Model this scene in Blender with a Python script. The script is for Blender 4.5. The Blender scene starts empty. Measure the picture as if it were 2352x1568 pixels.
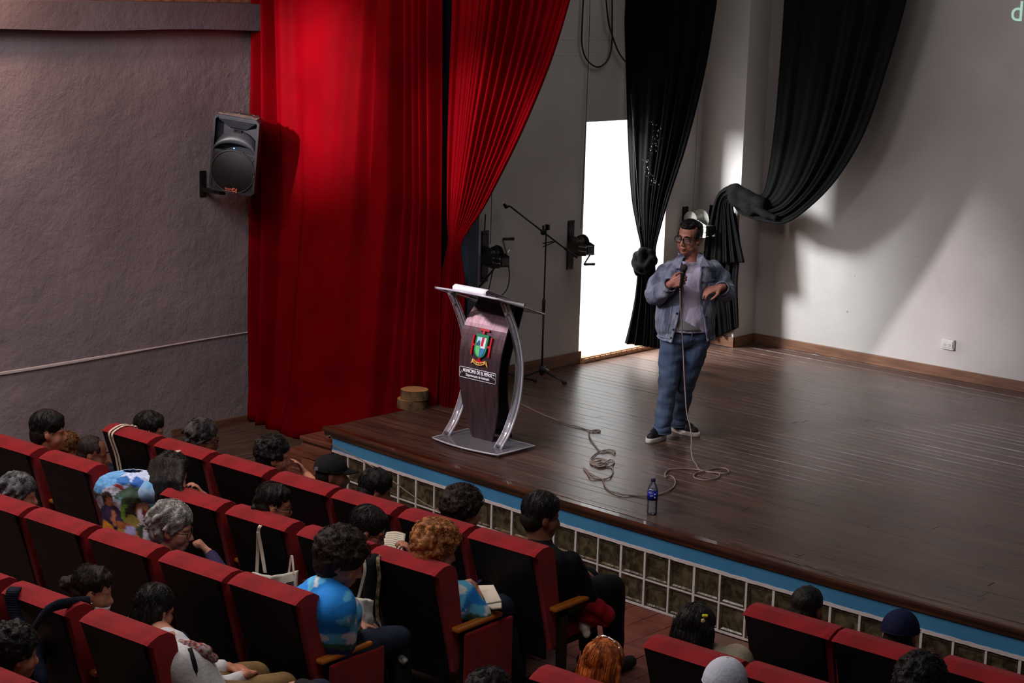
import bpy, bmesh, math, random
import numpy as np
from mathutils import Vector, Matrix, Euler, noise

PI = math.pi
random.seed(7)
scn = bpy.context.scene
COL = scn.collection

# ------------------------------------------------------------------ camera
S = 1.02
CAM = np.array([6.867 * S, -8.673 * S, 3.536 * S + .382])
YAW, PITCH, ROLL, FPX = 0.7375, 0.19702, 0.02772, 4050.2


def cam_rows():
    cy, sy, cp, sp = math.cos(YAW), math.sin(YAW), math.cos(PITCH), math.sin(PITCH)
    f = np.array([-sy * cp, cy * cp, -sp])
    rt = np.array([cy, sy, 0.])
    up = np.cross(rt, f)
    cr, sr = math.cos(ROLL), math.sin(ROLL)
    return np.array([cr * rt + sr * up, -sr * rt + cr * up, f])


RM = cam_rows()
cd = bpy.data.cameras.new('camera')
cam = bpy.data.objects.new('camera', cd)
COL.objects.link(cam)
m = Matrix.Identity(4)
for i in range(3):
    m[i][0] = RM[0][i]
    m[i][1] = RM[1][i]
    m[i][2] = -RM[2][i]
    m[i][3] = CAM[i]
cam.matrix_world = m
cd.sensor_width = 36
cd.lens = FPX * 36 / 2352
cd.clip_start = .1
cd.clip_end = 200
scn.camera = cam

# ------------------------------------------------------------------ world, lights, exposure
w = bpy.data.worlds.new('world')
scn.world = w
w.use_nodes = True
w.node_tree.nodes['Background'].inputs[0].default_value = (.78, .72, .76, 1)
w.node_tree.nodes['Background'].inputs[1].default_value = .046
scn.view_settings.view_transform = 'Standard'
scn.view_settings.look = 'None'
scn.view_settings.exposure = 0
scn.view_settings.gamma = 1
scn.view_settings.use_curve_mapping = False
try:
    cy_ = scn.cycles
    cy_.use_denoising = True
    cy_.denoiser = 'OPENIMAGEDENOISE'
    cy_.max_bounces = 7
    cy_.diffuse_bounces = 3
    cy_.glossy_bounces = 3
    cy_.transmission_bounces = 6
    cy_.transparent_max_bounces = 8
    cy_.sample_clamp_indirect = 4
    cy_.caustics_reflective = False
    cy_.caustics_refractive = False
except Exception:
    pass


def light(name, kind, loc, aim, energy, color, size=.2, angle=None, blend=.5, size_y=None):
    d = bpy.data.lights.new(name, kind)
    d.energy = energy
    d.color = color
    if kind == 'AREA':
        d.size = size
        if size_y:
            d.shape = 'RECTANGLE'
            d.size_y = size_y
    else:
        d.shadow_soft_size = size
    if kind == 'SPOT':
        d.spot_size = math.radians(angle)
        d.spot_blend = blend
    o = bpy.data.objects.new(name, d)
    COL.objects.link(o)
    o.location = loc
    o.rotation_euler = (Vector(aim) - Vector(loc)).to_track_quat('-Z', 'Y').to_euler()
    return o


# hall spotlight on the red curtain, warm lamp by the left wall, projector, hall ceiling glow, added fills, daylight behind the side door
light('curtain_spotlight', 'SPOT', (-4.85, -3.6, 4.3), (-4.55, 1.25, 3.1), 2500, (1, .93, .95), .07, 24, 1)
light('tied_curtain_light', 'SPOT', (-4.0, -4.4, 4.6), (-2.55, 1.3, 2.75), 3000, (1, .92, .95), .09, 16, 1)
light('stage_front_lamp', 'SPOT', (-4.2, -5.2, 5.0), (-1.2, 1.6, 1.25), 950, (.93, .89, 1), .12, 25, .9)
light('lectern_spotlight', 'SPOT', (-5.05, -1.95, 4.0), (-1.95, .6, 1.4), 300, (.96, .9, 1), .16, 20, .8)
light('stage_fill', 'AREA', (-.6, 3.2, 5.9), (-.8, 3.2, 0), 26, (1, .97, .93), 3.0)  # unseen fill added above the stage to lift the side wall
light('warm_wall_lamp', 'POINT', (-4.85, -1.95, 4.4), (0, 0, 0), 105, (1, .55, .35), .12)
light('projector_beam', 'SPOT', (4.6, -6.0, 4.4), (1.3, 5.6, .5), 560, (.86, .82, 1), .1, 22, 1)
light('hall_ceiling_light', 'AREA', (-2.0, -4.0, 5.6), (-1.6, -2.0, 0), 225, (1, .91, .9), 3.2)
light('hall_side_fill', 'AREA', (2.2, -4.6, 5.4), (1.2, -3.0, 0), 60, (1, .93, .86), 2.0)  # unseen fill added over the right seats to brighten the armrests
light('daylight_side_door', 'AREA', (-4.75, 2.75, 3.3), (-2.6, 5.6, .9), 360, (.95, .98, 1), .7)
light('daylight_alley', 'AREA', (-4.35, 4.2, 4.6), (-5.1, 4.25, 1.6), 420, (.95, .98, 1), .9)

ST = .575          # stage top


def ray(px, py):
    return RM.T @ np.array([(px - 1176) / FPX, (784 - py) / FPX, 1.])


def at(px, py, ax, val):
    """the point where the sight line of a photograph pixel meets the plane axis = val"""
    d = ray(px, py)
    t = (val - CAM[ax]) / d[ax]
    return Vector(CAM + t * d)


def atX(px, py, v): return at(px, py, 0, v)
def atY(px, py, v): return at(px, py, 1, v)
def atZ(px, py, v): return at(px, py, 2, v)


CR = Vector((math.cos(YAW), math.sin(YAW), 0))        # to the camera's right, level
CT = Vector((math.sin(YAW), -math.cos(YAW), 0))       # towards the camera, level


def atV(px, py, P0, d=0.):
    """on the upright plane through P0 that faces the camera, d metres nearer to it"""
    n = np.array(CT)
    r = ray(px, py)
    p0 = np.array(P0) + n * d
    t = ((p0 - CAM) @ n) / (r @ n)
    return Vector(CAM + t * r)


def front(x): return -.0204 * x + .01005 * x * x      # plan curve of the stage front


# ------------------------------------------------------------------ materials
def nodes_of(mt):
    nt = mt.node_tree
    return nt, nt.nodes['Principled BSDF'], nt.links


def lin(c):
    return tuple((x / 255 / 12.92 if x / 255 <= .04045 else ((x / 255 + .055) / 1.055) ** 2.4) for x in c)


MATS = {}


def mat(name, rgb, rough=.6, metal=0., var=.15, vscale=6., bump=0., bscale=30., rgb2=None, stretch=(1, 1, 1),
        objrand=0., spec=.5, sheen=0., coat=0., trans=0., emit=0., rough_var=0., coords='Object', detail=4, ior=1.45):
    if name in MATS:
        return MATS[name]
    mt = bpy.data.materials.new(name)
    mt.use_nodes = True
    nt, bs, L = nodes_of(mt)
    N = nt.nodes
    tc = N.new('ShaderNodeTexCoord')
    mp = N.new('ShaderNodeMapping')
    mp.inputs['Scale'].default_value = stretch
    L.new(tc.outputs[coords], mp.inputs[0])
    nz = N.new('ShaderNodeTexNoise')
    nz.inputs['Scale'].default_value = vscale
    nz.inputs['Detail'].default_value = detail
    L.new(mp.outputs[0], nz.inputs[0])
    a = lin(rgb)
    b = lin(rgb2) if rgb2 else tuple(x * (1 - var) for x in a)
    a2 = a if rgb2 else tuple(min(1, x * (1 + var)) for x in a)
    ramp = N.new('ShaderNodeValToRGB')
    ramp.color_ramp.elements[0].position = .35
    ramp.color_ramp.elements[1].position = .65
    ramp.color_ramp.elements[0].color = (*b, 1)
    ramp.color_ramp.elements[1].color = (*a2, 1)
    L.new(nz.outputs[0], ramp.inputs[0])
    src = ramp.outputs[0]
    if objrand:
        oi = N.new('ShaderNodeObjectInfo')
        hv = N.new('ShaderNodeHueSaturation')
        mr = N.new('ShaderNodeMapRange')
        mr.inputs[3].default_value = 1 - objrand
        mr.inputs[4].default_value = 1 + objrand
        L.new(oi.outputs['Random'], mr.inputs[0])
        L.new(mr.outputs[0], hv.inputs['Value'])
        L.new(src, hv.inputs['Color'])
        src = hv.outputs[0]
        ad = N.new('ShaderNodeVectorMath')
        ad.operation = 'ADD'
        cm = N.new('ShaderNodeCombineXYZ')
        ml = N.new('ShaderNodeMath')
        ml.operation = 'MULTIPLY'
        ml.inputs[1].default_value = 37
        L.new(oi.outputs['Random'], ml.inputs[0])
        L.new(ml.outputs[0], cm.inputs[0])
        L.new(mp.outputs[0], ad.inputs[0])
        L.new(cm.outputs[0], ad.inputs[1])
        L.new(ad.outputs[0], nz.inputs[0])
    L.new(src, bs.inputs['Base Color'])
    bs.inputs['Roughness'].default_value = rough
    if rough_var:
        mr = N.new('ShaderNodeMapRange')
        mr.inputs[3].default_value = max(0, rough - rough_var)
        mr.inputs[4].default_value = rough + rough_var
        L.new(nz.outputs[0], mr.inputs[0])
        L.new(mr.outputs[0], bs.inputs['Roughness'])
    bs.inputs['Metallic'].default_value = metal
    bs.inputs['Specular IOR Level'].default_value = spec
    bs.inputs['Sheen Weight'].default_value = sheen
    bs.inputs['Coat Weight'].default_value = coat
    bs.inputs['Transmission Weight'].default_value = trans
    bs.inputs['IOR'].default_value = ior
    if emit:
        bs.inputs['Emission Color'].default_value = (*a, 1)
        bs.inputs['Emission Strength'].default_value = emit
    if bump:
        n2 = N.new('ShaderNodeTexNoise')
        n2.inputs['Scale'].default_value = bscale
        n2.inputs['Detail'].default_value = 6
        L.new(mp.outputs[0], n2.inputs[0])
        bp = N.new('ShaderNodeBump')
        bp.inputs['Strength'].default_value = bump
        bp.inputs['Distance'].default_value = .01
        L.new(n2.outputs[0], bp.inputs['Height'])
        L.new(bp.outputs[0], bs.inputs['Normal'])
    MATS[name] = mt
    return mt


def attr_mat(name, rough=.7, bump=.2, bscale=60, sheen=0.):
    """colour read from the mesh's own 'print' colours (dyed or printed cloth, skin tones)"""
    mt = bpy.data.materials.new(name)
    mt.use_nodes = True
    nt, bs, L = nodes_of(mt)
    a = nt.nodes.new('ShaderNodeVertexColor')
    a.layer_name = 'print'
    L.new(a.outputs[0], bs.inputs['Base Color'])
    bs.inputs['Roughness'].default_value = rough
    bs.inputs['Sheen Weight'].default_value = sheen
    n2 = nt.nodes.new('ShaderNodeTexNoise')
    n2.inputs['Scale'].default_value = bscale
    tc = nt.nodes.new('ShaderNodeTexCoord')
    L.new(tc.outputs['Object'], n2.inputs[0])
    bp = nt.nodes.new('ShaderNodeBump')
    bp.inputs['Strength'].default_value = bump
    bp.inputs['Distance'].default_value = .005
    L.new(n2.outputs[0], bp.inputs['Height'])
    L.new(bp.outputs[0], bs.inputs['Normal'])
    return mt


def plaster(name, rgb, rgb2, big=.5, fine=.5, dist=.02, stain=None):
    mt = bpy.data.materials.new(name)
    mt.use_nodes = True
    nt, bs, L = nodes_of(mt)
    N = nt.nodes
    tc = N.new('ShaderNodeTexCoord')
    n1 = N.new('ShaderNodeTexNoise')
    n1.inputs['Scale'].default_value = 1.1
    n1.inputs['Detail'].default_value = 6
    L.new(tc.outputs['Object'], n1.inputs[0])
    rp = N.new('ShaderNodeValToRGB')
    rp.color_ramp.elements[0].position = .35
    rp.color_ramp.elements[1].position = .68
    rp.color_ramp.elements[0].color = (*lin(rgb2), 1)
    rp.color_ramp.elements[1].color = (*lin(rgb), 1)
    L.new(n1.outputs[0], rp.inputs[0])
    src = rp.outputs[0]
    if stain:
        v = N.new('ShaderNodeTexVoronoi')
        v.inputs['Scale'].default_value = 2.3
        L.new(tc.outputs['Object'], v.inputs[0])
        r2 = N.new('ShaderNodeValToRGB')
        r2.color_ramp.elements[0].position = .0
        r2.color_ramp.elements[1].position = .035
        r2.color_ramp.elements[0].color = (0, 0, 0, 1)
        r2.color_ramp.elements[1].color = (1, 1, 1, 1)
        L.new(v.outputs['Distance'], r2.inputs[0])
        mx = N.new('ShaderNodeMix')
        mx.data_type = 'RGBA'
        L.new(r2.outputs[0], mx.inputs['Factor'])
        mx.inputs['A'].default_value = (*lin(stain), 1)
        L.new(src, mx.inputs['B'])
        src = mx.outputs['Result']
    L.new(src, bs.inputs['Base Color'])
    bs.inputs['Roughness'].default_value = .82
    bs.inputs['Specular IOR Level'].default_value = .3
    n2 = N.new('ShaderNodeTexNoise')
    n2.inputs['Scale'].default_value = 7
    n2.inputs['Detail'].default_value = 8
    n2.inputs['Roughness'].default_value = .62
    n2.inputs['Distortion'].default_value = .15
    L.new(tc.outputs['Object'], n2.inputs[0])
    n3 = N.new('ShaderNodeTexNoise')
    n3.inputs['Scale'].default_value = 60
    n3.inputs['Detail'].default_value = 4
    L.new(tc.outputs['Object'], n3.inputs[0])
    b1 = N.new('ShaderNodeBump')
    b1.inputs['Strength'].default_value = big
    b1.inputs['Distance'].default_value = dist
    L.new(n2.outputs[0], b1.inputs['Height'])
    b2 = N.new('ShaderNodeBump')
    b2.inputs['Strength'].default_value = fine
    b2.inputs['Distance'].default_value = .004
    L.new(n3.outputs[0], b2.inputs['Height'])
    L.new(b1.outputs[0], b2.inputs['Normal'])
    L.new(b2.outputs[0], bs.inputs['Normal'])
    MATS[name] = mt
    return mt


# ------------------------------------------------------------------ mesh tools
def wloc(o):
    v = Vector((0, 0, 0))
    while o:
        v += o.location
        o = o.parent
    return v


def tag(o, label=None, cat=None, group=None, kind=None):
    if label: o['label'] = label
    if cat: o['category'] = cat
    if group: o['group'] = group
    if kind: o['kind'] = kind
    return o


def link(name, me, mt, parent=None, smooth=True, label=None):
    o = bpy.data.objects.new(name, me)
    COL.objects.link(o)
    if mt:
        me.materials.clear()
        me.materials.append(mt)
    if smooth is not None:
        me.polygons.foreach_set('use_smooth', [bool(smooth)] * len(me.polygons))
    if parent:
        o.parent = parent
        o.location = -wloc(parent)
    else:
        n = len(me.vertices)
        co = np.empty(n * 3)
        me.vertices.foreach_get('co', co)
        co = co.reshape(-1, 3)
        c = np.array([(co[:, 0].min() + co[:, 0].max()) / 2, (co[:, 1].min() + co[:, 1].max()) / 2, co[:, 2].min()])
        me.vertices.foreach_set('co', (co - c).ravel())
        o.location = c
    if label: o['label'] = label
    return o


def empty(name, loc, label, cat, group=None):
    o = bpy.data.objects.new(name, None)
    COL.objects.link(o)
    o.location = loc
    o.empty_display_size = .1
    return tag(o, label, cat, group)


class MB:
    def __init__(s):
        s.v = []
        s.f = []

    def add(s, vs, fs):
        n = len(s.v)
        s.v += [tuple(v) for v in vs]
        s.f += [tuple(i + n for i in f) for f in fs]
        return s

    def box(s, lo, hi, M=None):
        (a, b, c), (d, e, f) = lo, hi
        vs = [Vector(p) for p in ((a, b, c), (d, b, c), (d, e, c), (a, e, c), (a, b, f), (d, b, f), (d, e, f), (a, e, f))]
        if M is not None: vs = [M @ v for v in vs]
        return s.add(vs, [(0, 3, 2, 1), (4, 5, 6, 7), (0, 1, 5, 4), (1, 2, 6, 5), (2, 3, 7, 6), (3, 0, 4, 7)])

    def bbox(s, lo, hi, b=.008, M=None):
        """box with all edges chamfered"""
        (x0, y0, z0), (x1, y1, z1) = lo, hi
        b = min(b, (x1 - x0) * .45, (y1 - y0) * .45, (z1 - z0) * .45)
        bm = bmesh.new()
        mm = Matrix.Translation(((x0 + x1) / 2, (y0 + y1) / 2, (z0 + z1) / 2)) @ Matrix.Diagonal((x1 - x0, y1 - y0, z1 - z0, 1))
        bmesh.ops.create_cube(bm, size=1, matrix=mm)
        bmesh.ops.bevel(bm, geom=list(bm.edges), offset=b, segments=2, profile=.5, affect='EDGES')
        vs = [v.co.copy() for v in bm.verts]
        for i, v in enumerate(bm.verts): v.index = i
        fs = [tuple(v.index for v in f.verts) for f in bm.faces]
        bm.free()
        if M is not None: vs = [M @ v for v in vs]
        return s.add(vs, fs)

    def tube(s, pts, r, seg=8, caps=True, flat=None):
        pts = [Vector(p) for p in pts]
        n = len(pts)
        rs = r if isinstance(r, (list, tuple)) else [r] * n
        base = len(s.v)
        up = None
        for i, p in enumerate(pts):
            t = (pts[min(i + 1, n - 1)] - pts[max(i - 1, 0)])
            if t.length < 1e-9: t = Vector((0, 0, 1))
            t.normalize()
            if up is None:
                up = Vector((0, 0, 1)) if abs(t.z) < .9 else Vector((1, 0, 0))
            b = t.cross(up)
            if b.length < 1e-6: b = t.orthogonal()
            b.normalize()
            up = b.cross(t).normalized()
            for k in range(seg):
                a = 2 * PI * k / seg
                q = p + b * (math.cos(a) * rs[i]) + up * (math.sin(a) * rs[i] * (flat or 1))
                s.v.append(tuple(q))
        for i in range(n - 1):
            for k in range(seg):
                k2 = (k + 1) % seg
                s.f.append((base + i * seg + k, base + i * seg + k2, base + (i + 1) * seg + k2, base + (i + 1) * seg + k))
        if caps:
            s.f.append(tuple(base + k for k in range(seg))[::-1])
            s.f.append(tuple(base + (n - 1) * seg + k for k in range(seg)))
        return s

    def lathe(s, prof, M=None, seg=20, sx=1, sy=1):
        base = len(s.v)
        for r, z in prof:
            for k in range(seg):
                a = 2 * PI * k / seg
                v = Vector((r * math.cos(a) * sx, r * math.sin(a) * sy, z))
                s.v.append(tuple(M @ v if M is not None else v))
        n = len(prof)
        for i in range(n - 1):
            for k in range(seg):
                k2 = (k + 1) % seg
                s.f.append((base + i * seg + k, base + i * seg + k2, base + (i + 1) * seg + k2, base + (i + 1) * seg + k))
        s.f.append(tuple(base + k for k in range(seg))[::-1])
        s.f.append(tuple(base + (n - 1) * seg + k for k in range(seg)))
        return s

    def grid(s, nu, nv, fn, closed_u=False):
        base = len(s.v)
        for j in range(nv):
            for i in range(nu):
                s.v.append(tuple(fn(i / (nu if closed_u else nu - 1), j / (nv - 1))))
        for j in range(nv - 1):
            for i in range(nu if closed_u else nu - 1):
                i2 = (i + 1) % nu
                s.f.append((base + j * nu + i, base + j * nu + i2, base + (j + 1) * nu + i2, base + (j + 1) * nu + i))
        return s

    def prism(s, poly, depth, M=None):
        """2D outline (x, y) extruded along z from 0 to depth"""
        n = len(poly)
        vs = [Vector((x, y, 0)) for x, y in poly] + [Vector((x, y, depth)) for x, y in poly]
        if M is not None: vs = [M @ v for v in vs]
        return s.add(vs, [tuple(range(n))[::-1], tuple(range(n, 2 * n))] + [(i, (i + 1) % n, n + (i + 1) % n, n + i) for i in range(n)])

    def mesh(s, name):
        me = bpy.data.meshes.new(name)
        me.from_pydata(s.v, [], s.f)
        me.update()
        return me

    def build(s, name, mt, parent=None, smooth=False, label=None, solid=0., sub=0):
        me = s.mesh(name)
        bm = bmesh.new()
        bm.from_mesh(me)
        bmesh.ops.recalc_face_normals(bm, faces=bm.faces)
        bm.to_mesh(me)
        bm.free()
        o = link(name, me, mt, parent, smooth, label)
        if solid:
            md = o.modifiers.new('solid', 'SOLIDIFY')
            md.thickness = solid
            md.offset = 0
        if sub:
            md = o.modifiers.new('sub', 'SUBSURF')
            md.levels = md.render_levels = sub
        return o


def frame(origin, z, x=None):
    """matrix with local z along z, local x near x"""
    z = Vector(z).normalized()
    x = Vector(x) if x is not None else (Vector((1, 0, 0)) if abs(z.x) < .9 else Vector((0, 1, 0)))
    y = z.cross(x).normalized()
    x = y.cross(z).normalized()
    return Matrix(((x.x, y.x, z.x, origin[0]), (x.y, y.y, z.y, origin[1]), (x.z, y.z, z.z, origin[2]), (0, 0, 0, 1)))


def interp(tab, t):
    """piecewise smooth interpolation in [(t, v), ...]"""
    if t <= tab[0][0]: return tab[0][1]
    for (a, va), (b, vb) in zip(tab, tab[1:]):
        if t <= b:
            k = (t - a) / (b - a)
            return va + (vb - va) * k
    return tab[-1][1]


def catmull(pts, n):
    P = [Vector(p) for p in pts]
    out = []
    m_ = len(P)
    for i in range(m_ - 1):
        p0, p1, p2, p3 = P[max(i - 1, 0)], P[i], P[i + 1], P[min(i + 2, m_ - 1)]
        for k in range(n):
            t = k / n
            out.append(.5 * ((2 * p1) + (p2 - p0) * t + (2 * p0 - 5 * p1 + 4 * p2 - p3) * t * t + (3 * p1 - p0 - 3 * p2 + p3) * t ** 3))
    out.append(P[-1])
    return out


# organic shapes: tapered capsules and ellipsoids fused by a voxel remesh
def capsule(mb, p0, r0, p1, r1, seg=14, rings=4):
    p0, p1 = Vector(p0), Vector(p1)
    d = p1 - p0
    L_ = d.length
    if L_ < 1e-6:
        d = Vector((0, 0, 1))
        L_ = 1e-6
    prof = []
    for i in range(rings + 1):
        a = -PI / 2 + (PI / 2) * i / rings
        prof.append((max(r0 * math.cos(a), r0 * .02), r0 * math.sin(a)))
    for i in range(rings + 1):
        a = (PI / 2) * i / rings
        prof.append((max(r1 * math.cos(a), r1 * .02), L_ + r1 * math.sin(a)))
    mb.lathe(prof, frame(p0, d), seg)


def ellipsoid(mb, c, r, R=None, seg=20, rings=12):
    prof = []
    for i in range(rings + 1):
        a = -PI / 2 + PI * i / rings
        prof.append((max(math.cos(a), .02), math.sin(a)))
    M = Matrix.Translation(Vector(c)) @ (R.to_4x4() if R is not None else Matrix.Identity(4)) @ Matrix.Diagonal((r[0], r[1], r[2], 1))
    mb.lathe(prof, M, seg)


def strands(o, H, R, s, style, rng):
    """fine locks laid over the hair volume and joined to it"""
    mb = MB()
    P = lambda *p: HP(H, R, s, p)
    k = {'bigcurly': 1.24, 'curly': 1.06, 'wavy': 1.08, 'bowl': 1.06}.get(style, 1.0)
    n = 520 if style in ('curly', 'bigcurly') else 420
    if style == 'buzz': n = 0
    cy0, cz0 = -.022, .048
    for _ in range(n):
        a, b = rng.uniform(0, 2 * PI), math.acos(rng.uniform(-.62, 1))
        ex, ey, ez = .084 * k, .103 * k, .092 * k
        x, y, z = ex * math.sin(b) * math.cos(a), cy0 + ey * math.sin(b) * math.sin(a), cz0 + ez * math.cos(b)
        if y > .04 and z < .065: continue
        if abs(x) > .045 and y > .0 and z < .02: continue
        if z < -.02: y, x = y * .8 - .012, x * .86
        pts = []
        if style in ('curly', 'bigcurly'):
            nrm_ = Vector((x, y - cy0, z - cz0)).normalized()
            t1 = nrm_.orthogonal().normalized()
            t2 = nrm_.cross(t1)
            r_ = rng.uniform(.007, .013)
            ph = rng.random() * 6
            for i in range(7):
                an = ph + i * .95
                q = Vector((x, y, z)) + nrm_ * (-.004 + .0028 * i) + (t1 * math.cos(an) + t2 * math.sin(an)) * r_
                pts.append(P(*q))
            rr_ = [.0019] * 6 + [.0008]
        else:
            # combed from the crown outwards and down
            L_ = rng.uniform(.3, .6) if style != 'wavy' else rng.uniform(.25, .45)
            wv = .006 if style == 'wavy' else .0015
            ph = rng.random() * 6
            for i in range(6):
                bb = b + L_ * i / 5
                lift = 1.0 + .012 * math.sin(i * 1.3 + ph) + (.02 if style == 'short' else .008)
                aa = a + (wv / .05) * math.sin(i * 1.7 + ph)
                xx, yy, zz = ex * lift * math.sin(bb) * math.cos(aa), cy0 + ey * lift * math.sin(bb) * math.sin(aa), cz0 + ez * lift * math.cos(bb)
                if zz < -.02: yy, xx = yy * .85 - .008, xx * .9
                if yy > .05 and zz < .045: break
                pts.append(P(xx, yy, zz))
            if len(pts) < 3: continue
            rr_ = [.0016] * (len(pts) - 1) + [.0006]
        mb.tube(pts, rr_, 3)
    if style in ('long', 'longwide'):
        wd = 1. if style == 'long' else 1.15
        for _ in range(330):
            u = rng.uniform(-1, 1)
            bx = .085 * wd * u
            yb = -.108 + .05 * abs(u) ** 2 - rng.uniform(0, .006)
            z0 = rng.uniform(-.12, .07)
            pts = [P(bx * (1 + .03 * i) + .002 * math.sin(i * 2 + u * 9), yb - .004 * i, z0 - .035 * i) for i in range(5)]
            mb.tube(pts, [.0016] * 4 + [.0006], 3)
    if not mb.v: return
    me = mb.mesh('x')
    off = wloc(o)
    bm = bmesh.new()
    bm.from_mesh(o.data)
    bm.from_mesh(me)
    bm.to_mesh(o.data)
    bm.free()
    o.data.polygons.foreach_set('use_smooth', [True] * len(o.data.polygons))
    bpy.data.meshes.remove(me)


def blob(name, prims, vox, mt, parent=None, smooth=5, label=None, disp=None, color=None):
    mb = MB()
    for p in prims:
        if p[0] == 'c': capsule(mb, *p[1:5])
        elif p[0] == 'e': ellipsoid(mb, *p[1:])
        elif p[0] == 'm': mb.add(p[1], p[2])
    me = mb.mesh(name)
    bm = bmesh.new()
    bm.from_mesh(me)
    bmesh.ops.recalc_face_normals(bm, faces=bm.faces)
    bm.to_mesh(me)
    bm.free()
    o = bpy.data.objects.new(name + '_raw', me)
    COL.objects.link(o)
    r = o.modifiers.new('r', 'REMESH')
    r.mode = 'VOXEL'
    r.voxel_size = vox
    if smooth:
        s_ = o.modifiers.new('s', 'SMOOTH')
        s_.factor = .5
        s_.iterations = smooth
    dg = bpy.context.evaluated_depsgraph_get()
    ev = o.evaluated_get(dg)
    res = bpy.data.meshes.new_from_object(ev)
    bpy.data.objects.remove(o)
    bpy.data.meshes.remove(me)
    n = len(res.vertices)
    if disp or color:
        co = np.empty(n * 3)
        res.vertices.foreach_get('co', co)
        co = co.reshape(-1, 3)
        if disp:
            nr = np.empty(n * 3)
            res.vertices.foreach_get('normal', nr)
            nr = nr.reshape(-1, 3)
            amp, sc, st_ = disp
            for i in range(n):
                q = Vector((co[i][0] * sc * st_[0], co[i][1] * sc * st_[1], co[i][2] * sc * st_[2]))
                co[i] += nr[i] * (noise.noise(q) * amp)
            res.vertices.foreach_set('co', co.ravel())
        if color:
            ca = res.color_attributes.new('print', 'FLOAT_COLOR', 'POINT')
            buf = np.ones((n, 4), dtype=np.float32)
            for i in range(n):
                buf[i, :3] = color(co[i])
            ca.data.foreach_set('color', buf.ravel())
    res.name = name
    return link(name, res, mt, parent, True, label)


def text_mesh(body, size, depth, M, name, mt, parent, bold=0., label=None, xs=1.):
    cu = bpy.data.curves.new(name, 'FONT')
    cu.body = body
    cu.size = size
    cu.extrude = depth
    cu.offset = bold
    cu.align_x = 'CENTER'
    cu.align_y = 'CENTER'
    cu.resolution_u = 3
    o = bpy.data.objects.new(name, cu)
    COL.objects.link(o)
    dg = bpy.context.evaluated_depsgraph_get()
    me = bpy.data.meshes.new_from_object(o.evaluated_get(dg))
    bpy.data.objects.remove(o)
    f = M if callable(M) else (lambda v: M @ v)
    for v in me.vertices:
        v.co = f(Vector((v.co.x * xs, v.co.y, v.co.z)))
    me.name = name
    return link(name, me, mt, parent, False, label)


# ------------------------------------------------------------------ material set
M_wall_left = plaster('grey_rough_plaster', (146, 134, 140), (128, 117, 122), .6, .5, .035, (96, 88, 88))
M_wall = plaster('white_smooth_plaster', (200, 195, 192), (184, 178, 175), .22, .25, .015, (120, 112, 104))
M_beam = plaster('dark_beam_plaster', (112, 102, 108), (96, 86, 92), .4, .5, .03)
M_brick = mat('bare_brick', (176, 110, 78), .85, rgb2=(120, 76, 60), vscale=14, bump=.6, bscale=40)
M_plank = mat('worn_dark_floorboard', (94, 68, 56), .31, rgb2=(58, 41, 35), vscale=7, stretch=(.35, 5, 5), objrand=.22,
              bump=.12, bscale=24, rough_var=.1, spec=.8, detail=7)
M_nosing = mat('varnished_edge_board', (84, 48, 30), .25, rgb2=(50, 27, 18), vscale=5, stretch=(.4, 5, 5), bump=.15, bscale=30, coat=.3)
M_skirt = mat('skirting_wood', (122, 84, 62), .5, rgb2=(96, 64, 47), vscale=6, stretch=(.5, .5, 6), bump=.1)
M_step = mat('reddish_step_wood', (124, 76, 56), .42, rgb2=(86, 48, 38), vscale=5, stretch=(.5, 3, 5), objrand=.1, bump=.1)
M_landing = mat('old_landing_boards', (92, 76, 64), .55, rgb2=(60, 46, 40), vscale=9, stretch=(5, .4, 5), objrand=.12, bump=.15)
M_blue = mat('sky_blue_paint', (66, 134, 178), .55, rgb2=(58, 124, 168), vscale=3, bump=.08, bscale=50)
M_mortar = mat('white_painted_mortar', (205, 196, 196), .7, var=.08, vscale=12, bump=.25, bscale=60)
M_tile = mat('red_clay_floor_tile', (122, 66, 52), .5, rgb2=(98, 52, 42), vscale=8, objrand=.12, bump=.1)
M_grout = mat('floor_grout', (112, 84, 72), .8)
M_concrete = mat('dark_hall_floor', (78, 60, 54), .6, var=.2)
M_velvet = mat('red_velvet', (116, 0, 9), .7, rgb2=(100, 0, 7), vscale=2.2, bump=.12, bscale=180, spec=.03)
M_blackcloth = mat('black_stage_cloth', (14, 14, 15), .85, rgb2=(9, 9, 10), vscale=3, bump=.1, bscale=150, spec=.12)
M_slate = mat('slate_blue_column_paint', (56, 66, 82), .7, var=.1, bump=.15)
M_black = mat('matt_black_metal', (20, 20, 22), .45, var=.15)
M_steel = mat('galvanised_steel', (150, 150, 142), .35, metal=.85, var=.15, vscale=20)
M_darksteel = mat('oiled_dark_steel', (76, 74, 68), .42, metal=.6, var=.2, vscale=20)
M_chrome = mat('chrome', (205, 205, 205), .15, metal=1, var=.02)
M_plastic = mat('speaker_plastic', (48, 49, 54), .42, var=.12, vscale=10, bump=.08, bscale=200)
M_grille = mat('speaker_grille_black', (18, 18, 20), .55, var=.2, vscale=90, bump=.3, bscale=400)
M_toplit = mat('lamp_lit_plastic_top', (112, 92, 80), .85, rgb2=(84, 70, 62), vscale=12, bump=.1)  # lamp light on the speaker top, put into its brown colour
M_salmon = mat('salmon_logo_print', (222, 120, 108), .5, var=.02)
M_led = mat('blue_led', (60, 120, 255), .4, emit=9, var=0)
M_white = mat('white_plastic', (214, 212, 210), .45, var=.03)
M_slot = mat('dark_slot', (30, 28, 28), .7)
M_seatred = mat('red_seat_upholstery', (140, 18, 27), .8, rgb2=(122, 14, 22), vscale=9, bump=.2, bscale=260, sheen=.12, spec=.2)
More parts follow.
